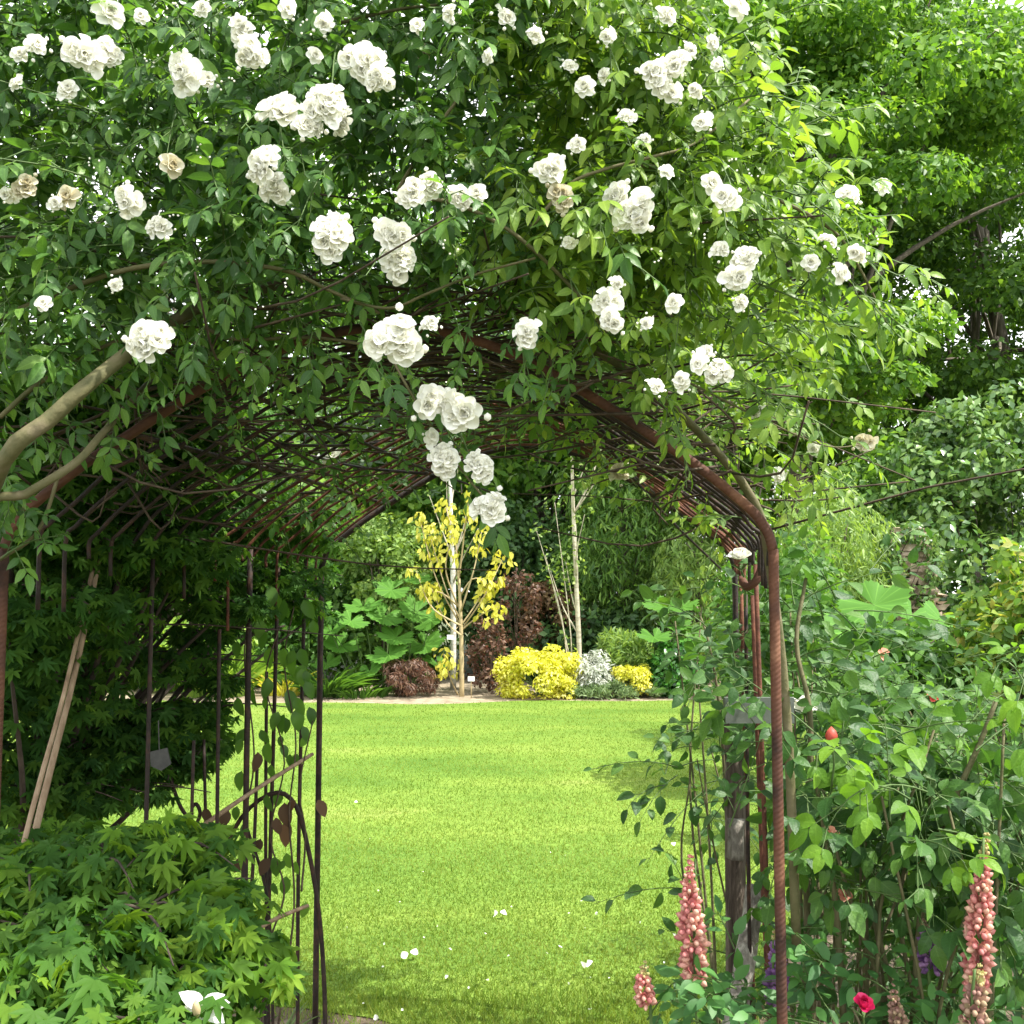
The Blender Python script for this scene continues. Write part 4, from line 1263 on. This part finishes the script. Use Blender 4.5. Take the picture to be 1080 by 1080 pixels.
grid = lambda x0, x1, y0, y1, Y0, Y1, nx, ny, sd: [(x0 + (x1 - x0) * (i + .5) / nx + rs(sd + i * 7 + j).normal() * 8, y0 + (y1 - y0) * (j + .5) / ny + rs(sd + 99 + i + j * 13).normal() * 8, Y0 + (Y1 - Y0) * rs(sd + i * 31 + j * 17).random()) for i in range(nx) for j in range(ny)]
rb = P(930, 1080, 2.5)
bush = rose_bush('rose bush with large glossy dark leaves and brown stems at the right', (rb[0], 2.5, 0), grid(875, 1110, 810, 930, 2.35, 2.8, 7, 4, 1), 'bigleaf', 101, 150, .046,
                 [(cl([(900, 1200, 2.4), (890, 1080, 2.4), (882, 960, 2.4), (870, 880, 2.42), (860, 820, 2.45)]), .009, .005), (cl([(960, 1200, 2.35), (965, 1060, 2.35), (975, 940, 2.35), (1000, 860, 2.35), (1035, 780, 2.35), (1050, 740, 2.35)]), .011, .005),
                  (cl([(940, 1200, 2.4), (930, 1050, 2.4), (900, 960, 2.4), (880, 890, 2.4)]), .008, .004), (cl([(965, 1100, 2.38), (930, 1000, 2.38), (925, 920, 2.38)]), .007, .004), (cl([(990, 1150, 2.4), (950, 980, 2.4), (960, 880, 2.4)]), .006, .004)])
rose_bush('fresh lime green rose shoots in front of the dark rose bush', (P(960, 1080, 2.3)[0], 2.3, 0), [(930, 840, 2.25), (960, 880, 2.2), (1000, 850, 2.25), (1050, 800, 2.2), (1060, 740, 2.25), (880, 800, 2.3), (1040, 905, 2.2), (900, 850, 2.25), (985, 770, 2.3)],
          'bigleaf_lime', 102, 14, .042, [], spread=.12)
rose_bush('leafy climber with broad dull leaves growing up the right arch leg', (P(850, 1000, 2.7)[0], 2.75, 0), grid(810, 870, 625, 820, 2.95, 3.3, 3, 6, 2), 'bigleaf', 103, 110, .05,
          [(cl([(855, 1100, 2.7), (850, 900, 2.7), (855, 760, 2.7), (840, 680, 2.75), (850, 610, 2.8)]), .01, .005)], spread=.16, cat='climber', name='leafy_climber', simple=True, T=LEAFR, nl=6)
rose_bush('thin leafy stems overhanging the lawn left of the post', (P(770, 1040, 3.4)[0], 3.45, 0), [(740, 640, 3.8), (720, 665, 3.7), (735, 700, 3.6), (745, 760, 3.6), (728, 820, 3.6), (728, 880, 3.6), (740, 930, 3.6), (745, 850, 3.6), (712, 655, 3.7), (755, 700, 3.6), (750, 790, 3.6)],
          'bigleaf', 104, 34, .055, [(cl([(772, 1100, 3.4), (768, 900, 3.4), (760, 760, 3.4), (748, 680, 3.4), (735, 640, 3.5)]), .008, .003), (cl([(768, 960, 3.4), (750, 880, 3.35), (735, 800, 3.35)]), .004, .002)], spread=.08, cat='shrub', name='leafy_shrub', simple=True, nl=6)
rose_bush('dense mid green shrub of fine leaves behind the rose bush', (2.1, 4.2, 0), grid(870, 1130, 735, 860, 3.4, 4.6, 7, 4, 4), 'shrub_mid', 105, 420, .052, [], T=LEAF3N, spread=.28, cat='shrub', name='leafy_shrub', simple=True, nl=7)
rose_bush('dark undergrowth of leaves behind the lupin stems', (P(930, 1000, 3.0)[0], 3.1, 0), grid(850, 1120, 860, 1060, 2.8, 3.5, 7, 4, 5), 'bigleaf', 106, 230, .048, [], T=LEAF3, spread=.2, cat='shrub', name='leafy_shrub', simple=True, nl=6)
rose_bush('broken pale leafy growth at the foot of the lupins', (P(1000, 1075, 2.3)[0], 2.3, 0), grid(690, 1110, 1040, 1110, 2.1, 2.5, 9, 2, 6), 'lupin_leaf', 107, 130, .045, [], T=LEAF3, spread=.12, cat='plant', name='leafy_plant', simple=True, nl=6, ln=(.1, .2))

# single blooms on the right
def bud(name, label, px, py, r, Y, mat, tm, seed, stem_to, cat='rose flower', sep=True, group=None):
    rng = rs(seed)
    p = P(px, py, Y); e = P(*stem_to)
    t = thing(name, label, cat, e, group)
    g = Geo(); s = r * Y / 1080
    ax = nrm(A([rng.normal() * .2, -.6, .8]))
    if tm is BLOB:
        g.inst(BLOB, (p - A([0, 0, s]))[None], frames(A([[0, 0, 1.]]), A([[0, -1., 0]])), A([[s * 1.5, s * 2.2, s * 1.5]]))
    else:
        g.inst(tm, p[None], frames(np.cross(ax, sph(rng, 1)), ax[None]), s)
    g.build('petals', M[mat], t)
    g = Geo(); tube(g, [e, (e + p) / 2 + A([.006, 0, 0]), p - A([0, -.004, s * .6])], .003, .0022, 5, 8)
    k = 5; a = np.arange(k) * 2 * PI / k
    g.inst(LEAFN, np.tile(p - A([0, 0, s * .9]), (k, 1)), frames(np.stack([np.cos(a) * .7, np.sin(a) * .7, np.full(k, .7)], 1), np.tile(A([0, 0, 1.]), (k, 1))), s * 1.4)
    g.build('stem', M['green_stem'], t)


bud('rose_flower', 'magenta rose bloom low at the bottom right', 911, 1062, 13, 2.05, 'magenta', CUP, 111, (905, 1120, 2.1))
bud('rose_bud', 'coral rose bud on a straight stem beside the arch leg', 877, 777, 9, 2.3, 'coral', BLOB, 112, (877, 830, 2.32))
bud('rose_flower', 'small peach rose right of the arch leg', 880, 882, 10, 2.3, 'peach', OPEN, 113, (876, 940, 2.35))
bud('rose_flower', 'pale pink rose behind brown stems', 970, 905, 14, 2.45, 'peach', OPEN, 114, (972, 960, 2.45))
bud('rose_flower', 'peach flower scrap low on the brown rose stem', 890, 945, 8, 2.4, 'peach', OPEN, 115, (892, 990, 2.4))
bud('rose_flower', 'far peach rose in the mid green shrub', 930, 692, 9, 5.0, 'peach', OPEN, 116, (930, 750, 5.0))
bud('rose_flower', 'orange rose at top of the mid green shrub', 985, 735, 8, 4.0, 'coral', OPEN, 117, (985, 780, 4.0))
bud('rose_flower', 'white rose at the bent shoulder of the arch', 781, 590, 14, 2.6, 'white_petal', CUP, 118, (786, 640, 2.65))
bud('rose_flower', 'flat white flower behind the grey cross board', 850, 742, 15, 3.0, 'white_petal', OPEN, 119, (850, 800, 3.0))

# ================================================================== FAR BED
def gunnera(name, label, lst, Y, seed, mat='gunnera', cat='gunnera', T=None):
    T = T or GUNN
    rng = rs(seed)
    xs = [P(x, y, Y)[0] for x, y, *_ in lst]
    root = A([float(np.mean(xs)), Y + .1, 0])
    t = thing(name, label, cat, root)
    for (x, y, r, *tl) in lst:
        c = P(x, y, Y + rng.normal() * .25)
        s = r * Y / 1080
        tilt = tl[0] if tl else .75
        nn = nrm(A([rng.normal() * .25, -tilt, 1.]))
        d = nrm(A([rng.normal() * .5, -.8, -.3]))
        g = Geo(); g.inst(T, c[None], frames(d[None], nn[None]), s); lf = g.build('leaf', M[mat], t)
        g = Geo(); b = root + A([rng.normal() * .12, rng.normal() * .1, -.02]); b[0] = b[0] * .5 + c[0] * .5
        tube(g, [b, (b + c) / 2 + A([0, .1, .05]), c], .02 * s / .5, .012 * s / .5, 6, 8); g.build('stalk', M['green_stem'], lf)
    return t


gunnera('gunnera', 'clump of big lobed gunnera leaves in sun beyond the left rods', [
    (413, 622, 22, 1.1), (383, 640, 22), (405, 650, 24), (440, 645, 22), (360, 680, 24), (410, 690, 24), (448, 680, 24), (390, 708, 20), (350, 665, 20), (432, 712, 22), (370, 655, 20), (440, 612, 16), (345, 700, 18), (455, 655, 20), (462, 700, 20), (418, 672, 22), (335, 640, 18)], 15.9, 201)
gunnera('gunnera', 'gunnera leaf cluster right of the dark willow', [(698, 640, 24, .9), (712, 660, 22), (690, 672, 20), (720, 640, 20), (728, 675, 20), (700, 690, 16)], 15.9, 202)
gunnera('gunnera', 'huge pale gunnera leaves behind the right arch leg', [(922, 638, 40, 1.6), (962, 648, 40, 1.5), (898, 665, 32, 1.2), (995, 655, 34, 1.4), (935, 680, 34, 1.), (975, 686, 32, 1.)], 7.2, 203, T=GUNN_WIDE)
gshrub('dark_red_maple', 'small dark red cut leaf maple mound at bed edge', (405, 460, 697, 731), 15.45, 24, 3200, .075, 'purple', 204, T=LEAFN, cat='maple', droop=.6, stem='old_wood')
gshrub('smoke_bush', 'purple brown smoke bush behind the yellow sapling', (496, 535, 650, 736), 15.9, 60, 1200, .07, 'purple', 205, T=LEAF1, cat='shrub', stem='old_wood', cr=(.2, .35))
gshrub('smoke_bush', 'wispy purple bush reaching right of the yellow sapling', (520, 570, 600, 690), 16.4, 40, 700, .08, 'purple', 206, T=LEAF1, cat='shrub', stem='old_wood', cr=(.2, .35))
gshrub('golden_shrub', 'large bright golden yellow shrub at the middle of bed edge', (524, 612, 684, 742), 15.35, 70, 10000, .055, 'gold', 207, T=LEAF1, dy=.5, stem='green_stem', cr=(.2, .32))
gshrub('golden_shrub', 'small golden yellow shrub right of the silver plant', (648, 686, 697, 733), 15.45, 26, 4000, .052, 'gold', 208, T=LEAF1, stem='green_stem')
gshrub('silver_shrub', 'silvery white leaved shrub between two golden shrubs', (606, 652, 690, 736), 15.5, 40, 3000, .075, 'silver', 209, T=LEAFN, up=1., stem='green_stem')
gshrub('lavender_mat', 'low grey green edging plant in front of the silver shrub', (590, 705, 724, 750), 15.25, 80, 6500, .085, 'greygreen', 210, T=LEAFN, dy=.3, up=.2, droop=-.8, cat='edging plant', stem='green_stem', cr=(.1, .2))
gshrub('laurel_bush', 'rounded glossy laurel bush at right end of bed', (688, 742, 682, 740), 15.6, 40, 2800, .1, 'laurel', 211, T=LEAF2)
gshrub('bamboo_tuft', 'light green bamboo tuft behind the silver shrub', (628, 684, 668, 712), 16.0, 30, 2000, .12, 'willow_pale', 212, T=LEAFN, cat='bamboo', up=.1, droop=-.2)
straps('daylily_clump', 'arching daylily leaves at bed edge beside left rods', (P(345, 730, 15.5)[0], 15.5, 0), 160, .75, .022, 'shrub_mid', 213, .7, rad=.35)
straps('daylily_clump', 'small yellow green grass clump seen between left rods', (P(300, 725, 15.6)[0], 15.6, 0), 90, .5, .016, 'gold', 214, .4, rad=.25)
straps('daylily_clump', 'green grassy clump at bed edge left of gunnera', (P(380, 728, 15.4)[0], 15.4, 0), 120, .35, .016, 'shrub_mid', 215, .5, rad=.4)
straps('iris_clump', 'tall iris leaves far left in the bed', (P(230, 728, 15.6)[0], 15.6, 0), 200, .9, .024, 'lime', 216, .35, rad=.5)

# yellow sapling
rng = rs(220)
yb = A([P(487, 737, 15.5)[0], 15.5, 0])
ys = thing('yellow_sapling', 'young tree with clusters of yellow leaves on pale stems', 'sapling', yb)
g = Geo(); tips = []
tube(g, [yb + A([0, 0, -.05]), P(487, 700, 15.5), P(486, 655, 15.5), P(484, 610, 15.5)], .04, .022, 7, 10, .03, rng)
for pts in ([(486, 655), (470, 620), (452, 560)], [(486, 660), (460, 610), (442, 545)], [(486, 645), (500, 600), (508, 560)], [(486, 665), (510, 630), (530, 590)], [(484, 620), (480, 570), (470, 535)],
            [(486, 660), (455, 640), (438, 600)], [(486, 670), (470, 655), (455, 620)], [(486, 665), (505, 650), (525, 640)], [(484, 610), (490, 560), (495, 520)], [(484, 630), (500, 610), (520, 620)],
            [(483, 733), (475, 715), (468, 690)], [(483, 640), (470, 600), (478, 560)], [(486, 660), (500, 640), (515, 615)], [(484, 640), (465, 625), (447, 625)]):
    q = [P(x, y, 15.5 + rng.normal() * .12) for x, y in pts]
    tube(g, q, .016, .005, 5, 10); tips.append(q[-1]); tips.append(q[-2] * .5 + q[-1] * .5)
g.build('trunk', M['tan_twig'], ys)
g = Geo(); C = A(tips); leaves_in(g, LEAF2, C, np.full((len(C), 3), .17) * (.5 + .7 * rng.random((len(C), 1))), 640, .11, rng, up=.3, droop=.9); g.build('crown', M['yellow_leaf'], ys)
# white stems
rng = rs(221)
for base, pts, r, lab, lv in ((A([P(478, 730, 16.6)[0], 16.6, 0]), [(478, 620), (476, 560), (474, 480), (470, 400)], .05, 'white birch stem showing behind the yellow sapling', 300),
                              (A([P(609, 736, 15.9)[0], 15.9, 0]), [(611, 690), (607, 600), (604, 520), (602, 420)], .047, 'slender pale birch standing right of golden shrub', 420)):
    t = thing('birch_sapling', lab, 'birch', base)
    Yb = base[1]
    g = Geo(); q = [base + A([0, 0, -.05])] + [P(x, y, Yb) for x, y in pts]
    tube(g, q, r, r * .4, 8, 20, .02, rng); g.build('trunk', M['white_bark' if r > .048 else 'pale_bark'], t)
    g = Geo(); tips = []
    for i in range(14):
        f = .25 + .7 * rng.random(); a = spline(A(q), 20)[int(f * 19)]
        if i < 3 and r < .048:
            a = q[0] + A([-.1, 0, 0]); e = P([575, 585, 566][i], [585, 530, 560][i], Yb); m_ = P([600, 602, 592][i], [690, 670, 650][i], Yb)
        else:
            e = a + A([rng.normal() * .4, rng.normal() * .3, .8 + .5 * rng.random()]); m_ = (a + e) / 2 + A([.03 * rng.normal(), 0, -.1])
        tube(g, [a, m_, e], .017, .004, 5, 9); tips += [e, (e + m_) / 2, m_]
    g.build('branches', M['pale_bark'], t)
    g = Geo(); C = A(tips); leaves_in(g, LEAF1, C, np.full((len(C), 3), .17), lv, .075, rng); g.build('crown', M['willow_pale'], t)
# plant labels
for px, py, lab in ((497, 716, 'white plant label on a stick left of golden shrub'), (475, 672, 'white plant label hanging on the yellow sapling')):
    Y = 15.25 if px > 480 else 15.4
    t = thing('plant_label', lab, 'plant label', (P(px, py, Y)[0], Y, 0 if px > 480 else P(px, py, Y)[2]), 'white plant labels')
    c = P(px, py, Y)
    g = Geo(); box(g, (c[0] - .05, Y, c[2] - .035), (c[0] + .05, Y + .01, c[2] + .035)); g.build('plate', M['tag_white'], t, None, False)
    g = Geo()
    if px > 480:
        tube(g, [c + A([0, .02, .03]), A([c[0], Y + .02, -.03])], .008, .008, 5, 3)
    else:
        tube(g, [c + A([0, .005, .03]), P(484, 660, 15.5)], .004, .004, 4, 3)
    g.build('stick', M['tan_twig'], t)


# willows with hanging strands
def willow(name, label, base, c, r, mat, seed, n, size, bark='bark', r0=.12, m=90, strand=1.3, cat='willow tree', T=LEAFN):
    rng = rs(seed)
    t = thing(name, label, cat, base)
    C, R = clump_set(c, r, m, rng, .35, (.18, .3), .8)
    g = Geo()
    tube(g, [A(base) + A([0, 0, -.1]), (A(base) + A(c)) / 2, A(c) + A([0, 0, r[2] * .4])], r0, r0 * .4, 7, 10, .05, rng)
    limbs(g, base, C[:20], r0 * .3, rng, 5)
    g.build('trunk', M[bark], t)
    k = rng.choice(m, n // 9)
    s = C[k] + sph(rng, len(k)) * R[k]
    gl = Geo()
    hd = nrm(sph(rng, len(k)) * A([1, 1, 0]))
    for j in range(9):
        f = j / 8
        p = s + hd * .25 * math.sqrt(f) * strand + A([0, 0, -strand * f * f * .8]) * (.4 + .6 * rng.random((len(k), 1))) + rng.normal(size=s.shape) * .04
        nn = sph(rng, len(k)) + A([0, -.3, .6])
        gl.inst(T, p, frames(A([0, 0, -.8]) + hd * .5 + rng.normal(size=s.shape) * .5, nn), size * (.7 + .6 * rng.random(len(k))))
    gl.build('crown', M[mat], t)
    return t


c, r = box_px(590, 720, 440, 690, 19.5, 2.)
willow('willow_tree', 'dark drooping willow filling the back of the view', (c[0], 19.5, 0), c, r, 'willow', 231, 16000, .17, strand=1.2)
c, r = box_px(690, 790, 545, 690, 17.8, 1.2)
willow('willow_tree', 'lighter willow behind right side of arch', (c[0], 17.8, 0), c, r, 'willow_pale', 232, 7000, .15, strand=.9, m=50)
c, r = box_px(815, 925, 505, 705, 10.8, 1.)
willow('weeping_shrub', 'pale yellow green weeping shrub right of the arch leg', (c[0], 10.5, 0), c, r, 'willow_pale', 233, 15000, .085, strand=.5, m=80, r0=.06, cat='shrub')
gshrub('dark_evergreen', 'dark evergreen bush in shade behind purple bush', (495, 600, 520, 740), 19, 60, 9000, .14, 'conifer', 234, T=LEAF1)
gshrub('russet_shrub', 'russet brown shrub in shade between birch and evergreen', (552, 615, 612, 690), 18.2, 40, 3000, .1, 'russet', 235, T=LEAF1, stem='old_wood')
gshrub('dark_evergreen', 'low dark evergreen under the willow', (560, 720, 650, 745), 18.2, 60, 7000, .14, 'conifer', 236, T=LEAF1, dy=1.)
gshrub('pale_shrub', 'pale green feathery shrub above the gunnera', (365, 455, 545, 640), 17.4, 60, 6500, .1, 'willow_pale', 237, T=LEAF1)
gshrub('hedge_shrub', 'sunlit yellow green rounded shrub seen through dark maple', (150, 275, 635, 735), 17, 60, 7000, .12, 'lime', 238, T=LEAF1, dy=1.2)
gshrub('hedge_shrub', 'sunlit green shrub behind the left arch rods', (240, 345, 610, 735), 17.6, 60, 6500, .12, 'shrub_mid', 239, T=LEAF1, dy=1.2)
gshrub('hedge_shrub', 'lime shrub at far left beyond the lawn', (-40, 160, 640, 735), 16.5, 60, 7000, .12, 'lime', 240, T=LEAF1, dy=1.2)
gshrub('hedge_shrub', 'dark green shrub behind the gunnera clump', (330, 480, 590, 735), 18.6, 60, 6500, .14, 'oak_deep', 2410, T=LEAF1, dy=1.2)
# right middle distance
gshrub('yellow_tipped_shrub', 'yellow green shrub with orange tips at the right edge', (1000, 1150, 585, 790), 6.0, 46, 3600, .07, 'yelshrub', 241, T=LEAF2, dy=.4, shell=.25, cr=(.16, .34), nstem=40)
gshrub('leafy_shrub', 'low green shrub under the huge gunnera leaves', (850, 1010, 660, 760), 6.5, 60, 4200, .07, 'shrub_mid', 242, T=LEAF2, dy=.5)
gshrub('leafy_shrub', 'green shrub filling behind the arch leg', (770, 880, 560, 760), 8.5, 60, 5500, .08, 'shrub_mid', 243, T=LEAF1, dy=.8)
gshrub('ivy_bank', 'tall bank of glossy ivy at the right', (920, 1180, 420, 760), 13.5, 150, 20000, .12, 'ivy', 244, T=LEAF1, dy=1.2, up=.2, out=1.2, cat='ivy', cr=(.16, .26))
gshrub('leafy_shrub', 'dark shrub between weeping shrub and ivy bank', (870, 990, 460, 700), 14.5, 60, 7000, .12, 'oak_deep', 245, T=LEAF1, dy=1.)
rng = rs(246)
sb = P(962, 600, 10.2)
st = thing('stone_stack', 'tan stone stack poking up in front of the ivy', 'stone stack', (sb[0], 10.3, 0))
z = 1.3
while z < 2.2:
    w_ = .25 * (1.05 - .8 * ((z - 1.3) / 1.0) ** 1.3) * (1 + .12 * rng.normal()); hh = .035 + .05 * rng.random()
    x = sb[0] - w_
    while x < sb[0] + w_:
        l = .1 + .14 * rng.random(); g = Geo(); yo = rng.normal() * .025
        box(g, (x, 10.15 + yo, z), (min(x + l, sb[0] + w_ + .05) - .008, 10.45 + yo, z + hh - .008), jit=.017, rng=rng)
        g.build('stone', M['stone'], st, None, False)
        x += l
    z += hh
g = Geo(); tube(g, [A([sb[0], 10.32, -.05]), A([sb[0], 10.32, 1.0]), A([sb[0], 10.3, 1.31])], .24, .22, 9, 8, .1, rng); g.build('pier', M['stone'], st)

rng = rs(247)
iv = thing('ivy_plant', 'ivy scrambling over the tan stone stack', 'ivy', (sb[0] - .3, 10.05, 0))
C = A([P(x, y, 10.08) for x, y in ((940, 572), (944, 592), (942, 612), (985, 606), (988, 588), (962, 560), (980, 572), (952, 622), (975, 628), (936, 640))])
g = Geo(); limbs(g, (sb[0] - .3, 10.05, 0), C, .012, rng, 4, (.2, .6)); g.build('stems', M['old_wood'], iv)
g = Geo(); leaves_in(g, LEAF1, C, np.full((len(C), 3), .1) * A([1, .7, 1]), 900, .06, rng, up=.2, droop=.4); g.build('foliage', M['ivy'], iv)

# ================================================================== TREES
tree('oak_tree', 'big bright green oak behind the right of the arch', (5.6, 20, 0), 14, (5.9, 20, 8.8), (5.9, 4.2, 5.8), 300, 115000, .165, M['oak'], M['bark'], 301, .42, nl=60, cr=(.1, .2), flat=.42,
     keep=lambda C: (C[:, 2] > 9.3) | (C[:, 0] < 7.2))
rng = rs(3011)
tree('oak_tree', 'dark green leaning oak at the upper right edge', (11.2, 25, 0), 16, (11.5, 25, 9.5), (5.6, 4.5, 6.5), 230, 95000, .19, M['oak_deep'], M['bark'], 302, .34, nl=26, cr=(.13, .23), flat=.5)
tree('oak_tree', 'low bright green tree in front of the oak trunk', (4.0, 17.5, 0), 6, (3.75, 17.5, 4.5), (1.25, 1.2, 1.8), 50, 11000, .14, M['oak'], M['bark'], 303, .12, cr=(.2, .32))
i = 0
for (x, y, h, rw, m, lab) in [(-13, 22, 6.5, 3.4, 'lime', 'sunlit lime green tree farthest left beyond the lawn'), (-8.5, 23, 6.0, 3.0, 'oak', 'rounded green tree left beyond the lawn'),
                              (-5.2, 21, 5.2, 2.4, 'lime', 'lime green tree seen through the left roof rods'), (-2.2, 22, 6.2, 2.6, 'oak', 'fresh green tree behind the birch stem'),
                              (.6, 24.5, 7.5, 3.0, 'oak_deep', 'dark green tree behind the willow'), (3.4, 26, 9, 3.2, 'oak_deep', 'dark tree behind the bright oak'),
                              (8.5, 30, 10, 4.2, 'oak', 'distant oak between the two big oaks'), (15.5, 22, 9, 3.6, 'oak_deep', 'dark tree beyond the ivy bank'), (-18, 26, 8, 4, 'oak', 'distant green tree at far left'),
                              (-6.0, 17.8, 13.5, 4.2, 'oak', 'tall fresh green tree rising behind the left of the rose canopy'), (-.6, 27, 12.5, 3.6, 'oak', 'tall green tree far behind the top of the arch')]:
    i += 1
    tree('background_tree', lab, (x, y, 0), h, (x, y, h * .58), (rw, rw * .8, h * .46), 90, 17000, .22, M[m], M['bark'], 310 + i, .2, cr=(.2, .33), group='trees beyond the far bed')
